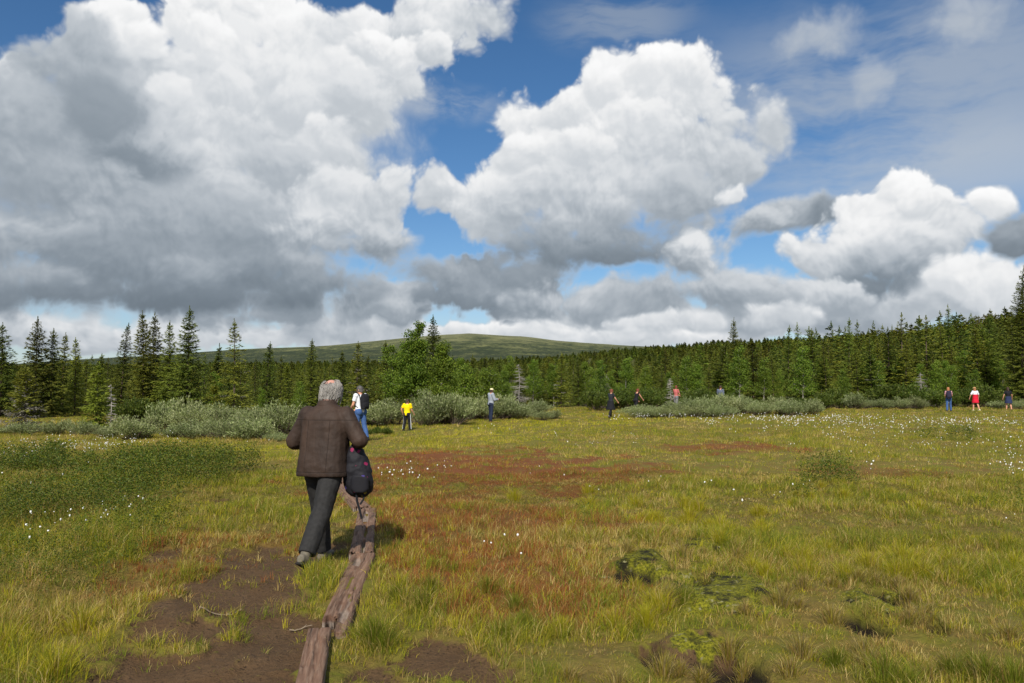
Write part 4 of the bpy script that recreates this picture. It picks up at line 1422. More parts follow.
class Blob:
    """closed shapes thrown together, then grown into one skin"""
    def __init__(s):
        s.v, s.f, s.o = [], [], 0
    def add(s, v, fs):
        s.v.append(np.asarray(v, float))
        for f in fs:
            s.f.extend([tuple(int(i) + s.o for i in q) for q in f])
        s.o += len(v)
    def loft(s, rings, k=20):
        """rings: (centre, rx, ry[, power]) as level ellipses, or with a frame (u, w)"""
        vs = []
        a = np.linspace(0, 2 * np.pi, k, endpoint=False)
        for r in rings:
            c, rx, ry = np.asarray(r[0], float), r[1], r[2]
            u, w_ = (np.array([1.0, 0, 0]), np.array([0, 1.0, 0])) if len(r) < 4 or r[3] is None else r[3]
            pw = r[4] if len(r) > 4 else 2.0
            ca, sa = np.cos(a), np.sin(a)
            q = (np.abs(ca) ** pw + np.abs(sa) ** pw) ** (-1 / pw)
            vs.append(c + (ca * q * rx)[:, None] * u + (sa * q * ry)[:, None] * w_)
        n = len(rings)
        v = np.concatenate(vs)
        i = np.arange(n - 1)[:, None] * k + np.arange(k)[None, :]
        j = np.arange(n - 1)[:, None] * k + (np.arange(k)[None, :] + 1) % k
        qd = np.stack([i.ravel(), j.ravel(), (j + k).ravel(), (i + k).ravel()], 1)
        s.add(v, [qd, [tuple(range(k))[::-1]], [tuple(range((n - 1) * k, n * k))]])
    def cap(s, p0, r0, p1, r1, k=14, ends=True):
        p0, p1 = np.asarray(p0, float), np.asarray(p1, float)
        d = p1 - p0; L = np.linalg.norm(d) + 1e-9; d = d / L
        ref = np.array([0, 0, 1.0]) if abs(d[2]) < 0.9 else np.array([0, 1.0, 0])
        u = np.cross(ref, d); u /= np.linalg.norm(u); w_ = np.cross(d, u)
        rg = []
        if ends:
            for t in (80, 50, 25):
                t = R(t); rg.append((p0 - d * r0 * math.sin(t), r0 * math.cos(t), r0 * math.cos(t), (u, w_)))
        rg.append((p0, r0, r0, (u, w_))); rg.append(((p0 + p1) / 2, (r0 + r1) / 2, (r0 + r1) / 2, (u, w_))); rg.append((p1, r1, r1, (u, w_)))
        if ends:
            for t in (25, 50, 80):
                t = R(t); rg.append((p1 + d * r1 * math.sin(t), r1 * math.cos(t), r1 * math.cos(t), (u, w_)))
        s.loft(rg, k)
    def ell(s, c, rx, ry, rz, rot=None, k=18):
        rg = []
        M = rot if rot is not None else np.eye(3)
        c = np.asarray(c, float)
        for t in np.linspace(-85, 85, 11):
            t = R(t); rg.append((c + M @ np.array([0, 0, rz * math.sin(t)]), rx * math.cos(t), ry * math.cos(t), (M[:, 0], M[:, 1])))
        s.loft(rg, k)
    def grow(s, name, mat, voxel, smooth=6, parent=None, wrinkle=0.0, wscale=0.12):
        me = bpy.data.meshes.new(name)
        me.from_pydata([tuple(q) for q in np.concatenate(s.v)], [], s.f)
        me.update()
        o = obj(name, me)
        md = o.modifiers.new('skin', 'REMESH'); md.mode = 'VOXEL'; md.voxel_size = voxel; md.use_smooth_shade = True
        if smooth:
            sm = o.modifiers.new('smooth', 'SMOOTH'); sm.factor = 0.5; sm.iterations = smooth
        if wrinkle:
            tx = bpy.data.textures.new('folds', 'CLOUDS'); tx.noise_scale = wscale; tx.noise_depth = 2
            dm = o.modifiers.new('folds', 'DISPLACE'); dm.texture = tx; dm.strength = wrinkle; dm.mid_level = 0.5
        dg = bpy.context.evaluated_depsgraph_get()
        m2 = bpy.data.meshes.new_from_object(o.evaluated_get(dg))
        m2.name = name
        o.modifiers.clear(); o.data = m2
        bpy.data.meshes.remove(me)
        m2.materials.clear(); m2.materials.append(mat)
        m2.polygons.foreach_set('use_smooth', np.ones(len(m2.polygons), bool))
        if parent is not None:
            o.parent = parent
        return o

def rotx(a):
    c, s_ = math.cos(a), math.sin(a)
    return np.array([[1, 0, 0], [0, c, -s_], [0, s_, c]])
def rotz(a):
    c, s_ = math.cos(a), math.sin(a)
    return np.array([[c, -s_, 0], [s_, c, 0], [0, 0, 1]])

def pose(p):
    """joint positions of a figure 1.75 m tall facing +Y; angles in degrees, forward positive"""
    J = {}
    hip_z = 0.93
    female = p.get('female', False)
    hw = 0.092
    lean = R(p.get('lean', 2))
    RX = rotx(-lean)
    piv = np.array([0, 0, hip_z + 0.05])
    up = lambda v: piv + RX @ (np.asarray(v, float) - piv)
    for sd, nm in ((-1, 'l'), (1, 'r')):
        a, k, b, t = p.get('leg_' + nm, (0, 3, 3, 0))
        a, k, b = R(a), R(k), R(b)
        h = np.array([hw * sd, 0, hip_z])
        d1 = np.array([math.sin(b) * sd, math.sin(a) * math.cos(b), -math.cos(a) * math.cos(b)])
        kn = h + 0.43 * d1
        d2 = np.array([math.sin(b) * sd, math.sin(a - k) * math.cos(b), -math.cos(a - k) * math.cos(b)])
        an = kn + 0.42 * d2
        J['hip_' + nm], J['knee_' + nm], J['ank_' + nm] = h, kn, an
        J['toe_' + nm] = R(t)
        sh = up([(0.165 if female else 0.187) * sd, -0.01, 1.43 - p.get('drop', 0)])
        a, b, c, i = [R(q) for q in p.get('arm_' + nm, (3, 9, 12, 4))]
        d1 = np.array([math.sin(b) * sd, math.sin(a) * math.cos(b), -math.cos(a) * math.cos(b)])
        el = sh + 0.29 * d1
        d2 = np.array([-math.sin(i) * sd, math.sin(c) * math.cos(i), -math.cos(c) * math.cos(i)])
        wr = el + 0.255 * d2
        J['sh_' + nm], J['el_' + nm], J['wr_' + nm], J['hd_' + nm] = sh, el, wr, d2
    J['up'], J['RX'] = up, RX
    J['head'] = up([0, 0.025 + p.get('poke', 0), 1.635 - p.get('drop', 0) * 0.8]) + np.array([0, 0.0, -0.01 * p.get('nod', 0) / 10])
    J['neck0'], J['neck1'] = up([0, -0.015, 1.45]), up([0, 0.01, 1.56])
    J['HM'] = rotz(R(p.get('turn', 0))) @ rotx(-R(p.get('nod', 4)))
    low = min(J['ank_l'][2] - 0.085 - 0.14 * math.sin(max(0, J['toe_l'])), J['ank_r'][2] - 0.085 - 0.14 * math.sin(max(0, J['toe_r'])))
    J['low'] = low
    return J

TORSO = [  # z, half width, half depth, y offset
    (0.86, 0.150, 0.105, 0.0), (0.93, 0.172, 0.118, -0.008), (1.00, 0.162, 0.110, -0.004), (1.10, 0.145, 0.100, 0.006), (1.22, 0.160, 0.112, 0.006), (1.32, 0.176, 0.118, 0.0), (1.40, 0.170, 0.105, -0.006), (1.455, 0.115, 0.075, -0.012)]

def torso(B, J, grow=0.0, z0=0.86, z1=1.46, female=False, stretch=None, pw=2.4):
    rg = []
    zs = [t[0] for t in TORSO]
    for z in np.unique(np.concatenate([np.linspace(z0, z1, 9), [z for z in zs if z0 < z < z1]])):
        rx = np.interp(z, zs, [t[1] for t in TORSO]); ry = np.interp(z, zs, [t[2] for t in TORSO]); yo = np.interp(z, zs, [t[3] for t in TORSO])
        if female:
            rx *= np.interp(z, [0.9, 1.1, 1.3, 1.45], [1.02, 0.84, 0.86, 0.88])
            ry *= np.interp(z, [0.9, 1.1, 1.28, 1.45], [1.0, 0.85, 1.02, 0.85])
        e = grow + (stretch(z) if stretch else 0.0)
        c = J['up']([0, yo, z]) if z > 0.98 else np.array([0, yo, z])
        rg.append((c, rx + e, ry + e, None, pw))
    B.loft(rg, 26)

def foot_frame(J, nm, fy=0.0):
    t = J['toe_' + nm]
    f = np.array([0.06 * (1 if nm == 'r' else -1), math.cos(t), -math.sin(t)]); f /= np.linalg.norm(f)
    return f

def make_person(p):
    """one figure: the body is the thing's own mesh, clothes, hair and shoes are its children"""
    J = pose(p)
    H = p.get('height', 1.75); vox = p.get('voxel', 0.011); fem = p.get('female', False)
    B = Blob()
    torso(B, J, -0.006, female=fem)
    B.cap(J['neck0'], 0.062 if not fem else 0.052, J['neck1'], 0.056 if not fem else 0.047)
    for nm, sd in (('l', -1), ('r', 1)):
        B.ell(J['hip_' + nm] + [0, -0.02, 0.0], 0.095, 0.115, 0.12)
        B.cap(J['hip_' + nm], 0.088, J['knee_' + nm], 0.056)
        kn, an = J['knee_' + nm], J['ank_' + nm]
        B.cap(kn, 0.055, kn * 0.68 + an * 0.32 + [0, -0.012, 0], 0.056); B.cap(kn * 0.68 + an * 0.32 + [0, -0.012, 0], 0.056, an, 0.037)
        f = foot_frame(J, nm)
        dn = np.array([0, -f[2], -f[1]]) * -1
        heel = an - f * 0.04 - [0, 0, 0.045]
        B.cap(heel, 0.036, heel + f * 0.19, 0.026)
        sh, el, wr, d = J['sh_' + nm], J['el_' + nm], J['wr_' + nm], J['hd_' + nm]
        k = 0.85 if fem else 1.0
        B.ell(sh - [0, 0, 0.012], 0.056 * k, 0.058 * k, 0.056 * k)
        B.cap(sh, 0.052 * k, el, 0.041 * k); B.cap(el, 0.042 * k, el * 0.7 + wr * 0.3, 0.043 * k); B.cap(el * 0.7 + wr * 0.3, 0.043 * k, wr, 0.028 * k)
        # hand: palm, four unequal fingers curled a little, thumb off the side
        ref = np.array([0, 0, 1.0]) if abs(d[2]) < 0.85 else np.array([0, 1.0, 0])
        across = ref - d * np.dot(ref, d); across /= np.linalg.norm(across)
        nrm = np.cross(d, across) * -sd
        pm = wr + d * 0.085
        M = np.stack([across, nrm, d], 1)
        B.ell(wr + d * 0.05, 0.041, 0.018, 0.055, M)
        for q, (off, ln) in enumerate(((0.030, 0.070), (0.010, 0.079), (-0.010, 0.073), (-0.029, 0.057))):
            k0 = wr + d * 0.088 + across * off
            k1 = k0 + (d * 0.88 + nrm * 0.45) * ln * 0.5
            k2 = k1 + (d * 0.45 + nrm * 0.9) * ln * 0.5
            B.cap(k0 - d * 0.02, 0.0095, k1, 0.0085, 8); B.cap(k1, 0.0085, k2, 0.0072, 8)
        th = wr + d * 0.028 + across * 0.034
        t1 = th + (d * 0.55 + across * 0.6 + nrm * 0.35) * 0.045
        B.cap(th, 0.0115, t1, 0.010, 8); B.cap(t1, 0.010, t1 + (d * 0.8 + nrm * 0.45) * 0.032, 0.008, 8)
    # head
    hc, HM = J['head'], J['HM']
    hp = lambda v: hc + HM @ np.asarray(v, float)
    B.ell(hp([0, -0.010, 0.018]), 0.074, 0.094, 0.098, HM)
    B.ell(hp([0, 0.022, -0.048]), 0.056, 0.066, 0.068, HM)
    B.ell(hp([0, 0.078, -0.098]), 0.020, 0.016, 0.016, HM)
    B.cap(hp([0, 0.084, 0.012]), 0.009, hp([0, 0.104, -0.028]), 0.013, 8)
    B.cap(hp([-0.018, 0.082, -0.064]), 0.008, hp([0.018, 0.082, -0.064]), 0.008, 8)
    for sd in (-1, 1):
        B.ell(hp([sd * 0.076, -0.006, -0.008]), 0.011, 0.020, 0.032, HM, 10)
        B.cap(hp([sd * 0.014, 0.080, 0.026]), 0.009, hp([sd * 0.044, 0.070, 0.024]), 0.008, 8)
    root = B.grow('person', p.get('skin', M_SKIN), p.get('body_voxel', 0.0085), 3)
    eb = Blob()
    for sd in (-1, 1):
        ev, ef = bm_sphere(hp([sd * 0.030, 0.0755, 0.004]), 0.0115)
        me = mesh_from('eye', ev, [ef], M_EYE, True)
        obj('eye', me, root)
    for g in p['clothes']:
        g(J, root, p)
    s = H / 1.75
    root.scale = (s, s, s)
    x, y = p['x'], p['y']
    root.location = (x, y, ground_z(x, y) - J['low'] * s - 0.012)
    root.rotation_euler = (0, 0, R(p.get('yaw', 0)))
    tag(root, p['label'], 'person', p.get('group'))
    return root, J

def bm_sphere(c, r, n=10, m=6):
    a = np.linspace(0, 2 * np.pi, n, endpoint=False); t = np.radians(np.linspace(-85, 85, m))
    v = np.stack([np.outer(np.cos(t), np.cos(a)), np.outer(np.cos(t), np.sin(a)), np.repeat(np.sin(t)[:, None], n, 1)], 2).reshape(-1, 3) * r + np.asarray(c)
    i = np.arange(m - 1)[:, None] * n + np.arange(n)[None]; j = np.arange(m - 1)[:, None] * n + (np.arange(n)[None] + 1) % n
    return v, np.stack([i.ravel(), j.ravel(), (j + n).ravel(), (i + n).ravel()], 1)

# ---- clothes: each returns a function that dresses a figure
def trousers(mat, to=1.0, ease=0.012, name='trousers', bag=0.0):
    def g(J, root, p):
        B = Blob()
        torso(B, J, ease - 0.004, 0.84, 1.02, p.get('female', False))
        for nm in 'lr':
            h, kn, an = J['hip_' + nm], J['knee_' + nm], J['ank_' + nm]
            B.ell(h + [0, -0.022, 0.0], 0.105 + ease, 0.122 + ease, 0.13)
            B.cap(h, 0.096 + ease, kn, 0.064 + ease + bag)
            if to > 0.55:
                e = kn + (an - kn) * ((to - 0.5) * 2)
                e = e - (an - kn) / 0.42 * 0.025
                mid = kn + (e - kn) * 0.4 + np.array([0, -0.012, 0])
                B.cap(kn, 0.064 + ease + bag, mid, 0.063 + ease + bag)
                B.cap(mid, 0.063 + ease + bag, e, 0.054 + ease + bag, ends=False)
        B.grow(name, mat, p.get('voxel', 0.011), 4, root, p.get('fold', 0.006), 0.09)
    return g

def top(mat, hem=0.93, sleeve=0.3, ease=0.014, name='t_shirt', flare=0.0, neck=1.47):
    def g(J, root, p):
        B = Blob()
        fem = p.get('female', False)
        torso(B, J, ease, hem, neck, fem, lambda z: flare * max(0, (1.15 - z) / 0.3))
        k = 0.86 if fem else 1.0
        for nm in 'lr':
            sh, el, wr = J['sh_' + nm], J['el_' + nm], J['wr_' + nm]
            B.ell(sh, (0.070 + ease) * k, (0.068 + ease) * k, (0.070 + ease) * k)
            if sleeve <= 0:
                continue
            if sleeve <= 0.5:
                B.cap(sh, (0.062 + ease) * k, sh + (el - sh) * sleeve * 2, (0.056 + ease) * k, ends=False)
            else:
                e = el + (wr - el) * (sleeve - 0.5) * 2
                B.cap(sh, (0.062 + ease) * k, el, (0.050 + ease) * k); B.cap(el, (0.050 + ease) * k, e, (0.036 + ease) * k, ends=False)
        B.grow(name, mat, p.get('voxel', 0.011), 4, root, 0.007, 0.10)
    return g

def skirt(mat, z0=0.55, z1=1.05, flare=0.07, name='skirt'):
    def g(J, root, p):
        B = Blob()
        rg = []
        zs = [t[0] for t in TORSO]
        for z in np.linspace(z0, z1, 8):
            e = flare * max(0, (0.98 - z) / 0.4) + 0.030
            rg.append(((0, -0.014, z), np.interp(z, zs, [t[1] for t in TORSO], left=0.165) + e, np.interp(z, zs, [t[2] for t in TORSO], left=0.125) + e * 1.1, None, 2.2))
        B.loft(rg, 28)
        B.grow(name, mat, p.get('voxel', 0.011), 3, root, 0.014, 0.10)
    return g

def shoes(mat, sole=None):
    def g(J, root, p):
        for nm in 'lr':
            B, S = Blob(), Blob()
            an, f = J['ank_' + nm], foot_frame(J, nm)
            w_ = np.cross(f, [0, 0, 1.0]); w_ /= np.linalg.norm(w_)
            u = np.cross(w_, f)
            base = an - u * 0.085 if True else an
            rg, rs = [], []
            for t, hw_, ht in ((-0.085, 0.020, 0.05), (-0.075, 0.034, 0.075), (-0.03, 0.038, 0.09), (0.03, 0.040, 0.085), (0.09, 0.047, 0.066), (0.14, 0.047, 0.052), (0.18, 0.036, 0.040), (0.198, 0.016, 0.028)):
                rg.append((base + f * t + u * (ht / 2 + 0.015), hw_, ht / 2, (w_, u), 2.6))
                rs.append((base + f * t + u * 0.011, hw_ + 0.005, 0.011, (w_, u), 4))
            B.loft(rg, 16)
            B.cap(an + u * 0.045 - f * 0.012, 0.046, an - u * 0.03 - f * 0.01, 0.044, ends=False)
            sh_ = B.grow('shoe', mat, 0.008, 3, root)
            S.loft(rs, 16)
            if sole is not None:
                S.grow('sole', sole, 0.006, 1, sh_)
    return g

def hair(mat, style='short', bald=0.0):
    def g(J, root, p):
        HM, hc = J['HM'], J['head']
        rng = np.random.default_rng(p.get('seed', 1))
        n, m = 48, 30
        a = np.linspace(0, 2 * np.pi, n, endpoint=False); t = np.linspace(-1.25, 1.5, m)
        dirs = np.stack([np.outer(np.cos(t), np.cos(a)), np.outer(np.cos(t), np.sin(a)), np.repeat(np.sin(t)[:, None], n, 1)], 2).reshape(-1, 3)
        thick = {'short': 0.012, 'grey': 0.017, 'long': 0.02, 'bun': 0.013}[style]
        # head's own outline (skull and nape) plus the hair's thickness
        sk = dirs * np.array([0.074, 0.094, 0.098]) + np.array([0, -0.010, 0.018])
        strand = 0.35 * (fbm(np.arctan2(dirs[:, 1], dirs[:, 0]) * 9, dirs[:, 2] * 1.5, 3, 5) - 0.5)
        v = sk + dirs * (thick * (1.0 + 1.6 * strand))[:, None]
        lowz = np.interp(dirs[:, 1], [-1, -0.2, 0.35, 1], [-0.090, -0.066, -0.02, 0.055])
        if style == 'long':
            lowz = np.interp(dirs[:, 1], [-1, 0.2, 0.5, 1], [-0.16, -0.14, 0.03, 0.06])
        # below the skull the hair hangs straight down
        hang = np.maximum(0, -dirs[:, 2] - 0.1)
        v[:, 2] = np.where(dirs[:, 2] < -0.1, np.maximum(-0.012 - hang * (0.12 if style != 'long' else 0.25), lowz - 0.01), v[:, 2])
        k_ = np.where(dirs[:, 2] < -0.1, 1.0 / np.maximum(np.cos(np.arcsin(np.clip(dirs[:, 2], -1, 1))), 0.25), 1.0)
        shr = np.where(dirs[:, 2] < -0.1, np.minimum(k_, 3.0) * 0.96, 1.0)
        v[:, 0] *= shr; v[:, 1] = (v[:, 1] + 0.01) * shr - 0.01
        keep = (v[:, 2] > lowz - 0.012)
        if bald:
            bd = np.array([0, -0.42, 0.9]); bd /= np.linalg.norm(bd)
            ang = np.arccos(np.clip(dirs @ bd, -1, 1)) + 0.10 * (fbm(dirs[:, 0] * 6, dirs[:, 1] * 6, 2, 9) - 0.5)
            front = (dirs[:, 1] > 0.1) & (np.abs(dirs[:, 0]) < 0.45) & (dirs[:, 2] > 0.3)
            keep &= ~((ang < bald) | front)
            thin = sstep(ang, bald, bald + 0.5)
            v = sk + (v - sk) * (0.35 + 0.65 * thin)[:, None]
        i = np.arange(m - 1)[:, None] * n + np.arange(n)[None]; j = np.arange(m - 1)[:, None] * n + (np.arange(n)[None] + 1) % n
        q = np.stack([i.ravel(), j.ravel(), (j + n).ravel(), (i + n).ravel()], 1)
        q = q[keep[q].all(1)]
        if style == 'grey':
            # loose strands over the cap of hair, combed down and a little wild
            st_v, st_q, off = [], [], len(v)
            for _ in range(1500):
                a0 = rng.uniform(0, 6.28); e0 = rng.uniform(-0.25, 1.25)
                d0 = np.array([math.cos(e0) * math.cos(a0), math.cos(e0) * math.sin(a0), math.sin(e0)])
                bd = np.array([0, -0.42, 0.9]); bd /= np.linalg.norm(bd)
                if math.acos(np.clip(d0 @ bd, -1, 1)) < bald - (0.22 if rng.random() < 0.15 else 0.0) or (d0[1] > 0.25 and d0[2] < 0.5 and abs(d0[0]) < 0.8) or (d0[1] > 0.1 and abs(d0[0]) < 0.45):
                    continue
                dl = rng.uniform(0.5, 1.1); lng = rng.uniform(0.7, 1.35); wv = rng.normal(0, 0.08); lift = rng.uniform(0.006, 0.019)
                pt = []
                for t_ in np.linspace(0, 1, 6):
                    ee = e0 - dl * t_; a1 = a0 + wv * t_ + 0.05 * math.sin(t_ * 7 + a0 * 9)
                    drop = max(0.0, -0.12 - ee) * lng; ee = max(ee, -0.12)
                    q3 = np.array([math.cos(ee) * math.cos(a1), math.cos(ee) * math.sin(a1), math.sin(ee)])
                    pt.append(q3 * (np.array([0.074, 0.094, 0.098]) + 0.008 + lift * math.sin(min(1, t_ * 1.3) * 2.2)) + np.array([0, -0.010, 0.018 - drop * 0.085]))
                tv, tq = tube(np.array(pt), np.array([0.0030, 0.0036, 0.0036, 0.0032, 0.0024, 0.0008]), 4)
                st_v.append(tv); st_q.append(tq + off); off += len(tv)
            v = np.vstack([v] + st_v); q = np.vstack([q] + st_q)
        v = v @ HM.T + hc
        o = obj('hair', mesh_from('hair', v, [q], mat, True), root)
        if style == 'bun':
            bv, bf = bm_sphere(hc + HM @ np.array([0, -0.125, 0.03]), 0.035)
            o2 = obj('hair_bun', mesh_from('hair_bun', bv, [bf], mat, True), o)
    return g

def hat(mat, brim=0.055, cap=True, name='cap', crown=0.085):
    def g(J, root, p):
        HM, hc = J['HM'], J['head']
        B = Blob()
        fr = (HM[:, 0], HM[:, 1]); c = lambda z, y=-0.008: hc + HM @ np.array([0, y, z])
        B.loft([(c(0.038), 0.086, 0.104, fr), (c(0.07), 0.086, 0.102, fr), (c(0.10), 0.074, 0.088, fr), (c(0.122), 0.046, 0.055, fr), (c(0.128), 0.01, 0.012, fr)], 22)
        if cap:
            B.loft([(c(0.040, 0.085), 0.07, brim + 0.02, fr), (c(0.050, 0.08), 0.066, brim, fr)], 20)
        else:
            B.loft([(c(0.036), 0.086 + brim, 0.104 + brim, fr), (c(0.048), 0.082 + brim * 0.9, 0.10 + brim * 0.9, fr)], 26)
        B.grow(name, mat, 0.007, 2, root)
    return g

def straps(mat, J, root):
    for nm, sd in (('l', -1), ('r', 1)):
        pts = [J['up'](q) for q in ([sd * 0.10, -0.135, 1.10], [sd * 0.115, -0.14, 1.30], [sd * 0.115, -0.09, 1.465], [sd * 0.115, 0.0, 1.500], [sd * 0.115, 0.09, 1.455], [sd * 0.13, 0.135, 1.33], [sd * 0.165, 0.10, 1.14], [sd * 0.14, -0.06, 1.06])]
        pts = np.array(pts)
        tt = np.linspace(0, 1, len(pts)); t2 = np.linspace(0, 1, 24)
        sm = np.stack([np.interp(t2, tt, pts[:, i]) for i in range(3)], 1)
        for _ in range(2):
            sm[1:-1] = (sm[:-2] + 2 * sm[1:-1] + sm[2:]) / 4
        v, q = tube(sm, np.full(24, 0.018), 8)
        obj('strap', mesh_from('strap', v, [q], mat, True), root)

def daypack(person, J, mat, label, w=0.14, h=0.24, d=0.10, z=1.25):
    """a backpack worn by somebody: a thing of its own, with pocket and straps"""
    up = J['up']
    root = bpy.data.objects.new('backpack', None); COL.objects.link(root)
    B = Blob()
    rg = []
    for t, k in ((-1, 0.70), (-0.9, 0.92), (-0.5, 1.0), (0.2, 0.96), (0.7, 0.82), (0.92, 0.55), (1.0, 0.25)):
        rg.append((up([0, -0.118 - d * 0.9, z + t * h]), w * (0.55 + 0.45 * k), d * k, None, 3.0))
    B.loft(rg, 22)
    B.grow('bag', mat, 0.011, 4, root, 0.014, 0.08)
    B = Blob()
    B.loft([(up([0, -0.118 - d * 1.75, z - h * 0.75 + t * h]), w * 0.72 * k, d * 0.35 * k, None, 3.0) for t, k in ((0, 0.8), (0.1, 1), (0.5, 1), (0.62, 0.75))], 18)
    B.grow('pocket', mat, 0.011, 3, root)
    straps(mat, J, root)
    root.scale = person.scale; root.location = person.location; root.rotation_euler = person.rotation_euler
    tag(root, label, 'backpack')
    return root

# ---- cloth
M_BLACK = simple_mat('black_cloth', rgb(30, 30, 34), 0.85)
M_DARKTROUSER = simple_mat('charcoal_trousers', rgb(42, 41, 40), 0.8, 0.25, 0.25, 30)
M_JEANS = simple_mat('blue_jeans', rgb(66, 94, 142), 0.85, 0.2, 0.25, 40)
M_DARKJEANS = simple_mat('dark_jeans', rgb(38, 46, 66), 0.85, 0.2, 0.25, 40)
M_WHITE = simple_mat('white_cotton', rgb(226, 228, 232), 0.9, 0.2, 0.04)
M_YELLOW = simple_mat('yellow_cotton', rgb(246, 214, 10), 0.85, 0.2, 0.05)
M_GREY = simple_mat('grey_jacket', rgb(150, 156, 164), 0.8, 0.2, 0.10)
M_RED = simple_mat('red_cloth', rgb(206, 34, 56), 0.85, 0.2, 0.08)
M_PINK = simple_mat('pink_cloth', rgb(188, 104, 100), 0.85, 0.2, 0.15)
M_NAVY = simple_mat('navy_cloth', rgb(44, 52, 80), 0.85, 0.2, 0.1)
M_CREAM = simple_mat('cream_cotton', rgb(232, 222, 178), 0.9, 0.2, 0.05)
M_STRAW = simple_mat('straw_hat', rgb(214, 188, 130), 0.9, 0.2, 0.12, 60)
M_HBROWN = simple_mat('brown_hair', rgb(60, 42, 32), 0.6, 0.35, 0.25, 60)
M_HRED = simple_mat('reddish_hair', rgb(112, 58, 40), 0.6, 0.35, 0.25, 60)
M_HBLOND = simple_mat('ginger_blond_hair', rgb(170, 112, 74), 0.6, 0.35, 0.2, 60)
M_HGREY = simple_mat('grey_hair', rgb(142, 137, 130), 0.55, 0.4, 0.22, 9)
M_SHOE = simple_mat('grey_walking_shoe', rgb(104, 97, 84), 0.8, 0.2, 0.25, 30)
M_SOLE = simple_mat('dark_rubber_sole', rgb(38, 36, 34), 0.8, 0.2, 0.1)
M_DSHOE = simple_mat('dark_shoe', rgb(40, 36, 34), 0.7)
M_PACK = simple_mat('dark_backpack_nylon', rgb(36, 38, 46), 0.7, 0.3, 0.2, 25)

def leather_mat():
    m, t, out = new_mat('worn_brown_leather')
    tcn = t.n('ShaderNodeTexCoord')
    ob = tcn.outputs['Object']
    n = t.noise(t.vm('MULTIPLY', ob, (1.4, 1.4, 0.4)), 4, 3, 0.5)
    n2 = t.noise(ob, 60, 4, 0.65)
    n3 = t.noise(t.vm('MULTIPLY', ob, (2.2, 2.2, 0.45)), 5.0, 3, 0.5)
    c = t.mix(t.mr(n, 0.32, 0.7), rgb(46, 36, 30), rgb(66, 50, 40))
    c = t.mix(t.m('MULTIPLY', t.mr(n2, 0.5, 0.75), 0.2), c, rgb(84, 64, 51))
    s = t.n('ShaderNodeSeparateXYZ'); t.link(ob, s.inputs[0])
    def seam(coord, at_, wd=0.004):
        return t.mr(t.m('ABSOLUTE', t.m('SUBTRACT', coord, at_)), wd, wd * 0.3)
    lines = t.m('MAXIMUM', seam(s.outputs[2], 1.335), seam(s.outputs[2], 0.875))
    ax = t.m('ABSOLUTE', s.outputs[0])
    body = t.m('MULTIPLY', t.mr(s.outputs[2], 1.335, 1.33), t.mr(s.outputs[2], 0.875, 0.88))
    lines = t.m('MAXIMUM', lines, t.m('MULTIPLY', seam(ax, 0.105), body))
    c = t.mix(t.m('MULTIPLY', lines, 0.6), c, rgb(30, 24, 20))
    bp = t.n('ShaderNodeBump'); bp.inputs['Strength'].default_value = 0.55; bp.inputs['Distance'].default_value = 0.02
    hgt = t.m('MULTIPLY_ADD', n3, 1.2, t.m('MULTIPLY_ADD', n2, 0.15, t.m('MULTIPLY', lines, -0.25)))
    t.link(hgt, bp.inputs['Height'])
    pbsdf(t, out, c, 0.68, 0.25, bp.outputs[0])
    return m
M_LEATHER = leather_mat()

def leather_jacket(J, root, p):
    up = J['up']
    B = Blob()
    rg = []
    for z, rx, ry, yo in ((0.835, 0.238, 0.168, -0.012), (0.86, 0.240, 0.172, -0.012), (0.92, 0.232, 0.168, -0.012), (1.02, 0.224, 0.160, -0.006), (1.15, 0.220, 0.156, 0.0), (1.28, 0.222, 0.152, -0.004), (1.36, 0.226, 0.138, -0.010), (1.40, 0.205, 0.120, -0.014), (1.435, 0.150, 0.100, -0.014), (1.465, 0.100, 0.086, -0.012), (1.485, 0.080, 0.078, -0.010)):
        rg.append((up([0, yo, z]) if z > 0.98 else np.array([0, yo, z]), rx, ry, None, 2.7))
    B.loft(rg, 30)
    for nm in 'lr':
        sh, el, wr = J['sh_' + nm], J['el_' + nm], J['wr_' + nm]
        B.ell(sh + [0, 0, -0.022], 0.084, 0.092, 0.084)
        B.cap(sh + [0, 0, -0.015], 0.084, el, 0.074); B.cap(el, 0.076, el * 0.5 + wr * 0.5, 0.068); B.cap(el * 0.5 + wr * 0.5, 0.068, wr + J['hd_' + nm] * 0.01, 0.056, ends=False)
    j = B.grow('jacket', M_LEATHER, 0.009, 5, root, 0.022, 0.11)
    C = Blob()
    C.loft([(up([0, -0.012, 1.450]), 0.100, 0.094), (up([0, -0.012, 1.475]), 0.094, 0.092), (up([0, -0.008, 1.512]), 0.080, 0.084), (up([0, -0.004, 1.517]), 0.066, 0.07)], 24)
    C.grow('collar', M_LEATHER, 0.008, 2, j)

# the man on the planks
MAN = make_person(dict(
    x=-1.75, y=7.35, yaw=-14, height=1.80, lean=7, drop=0.035, poke=0.03, turn=-8, nod=14, body_voxel=0.006, voxel=0.009, fold=0.018, seed=3, skin=M_SCALP,
    leg_r=(-24, 12, -2, 26), leg_l=(17, 9, 0, -8), arm_l=(-4, 26, 84, 36), arm_r=(-10, 34, 80, 26),
    label='grey-haired balding person in a brown leather jacket walking away beside the planks',
    clothes=[trousers(M_DARKTROUSER, ease=0.016, bag=0.006), leather_jacket, shoes(M_SHOE, M_SOLE), hair(M_HGREY, 'grey', 0.72)]))

def place(px, dep):
    return dict(x=(px - 512) / F * dep, y=dep)

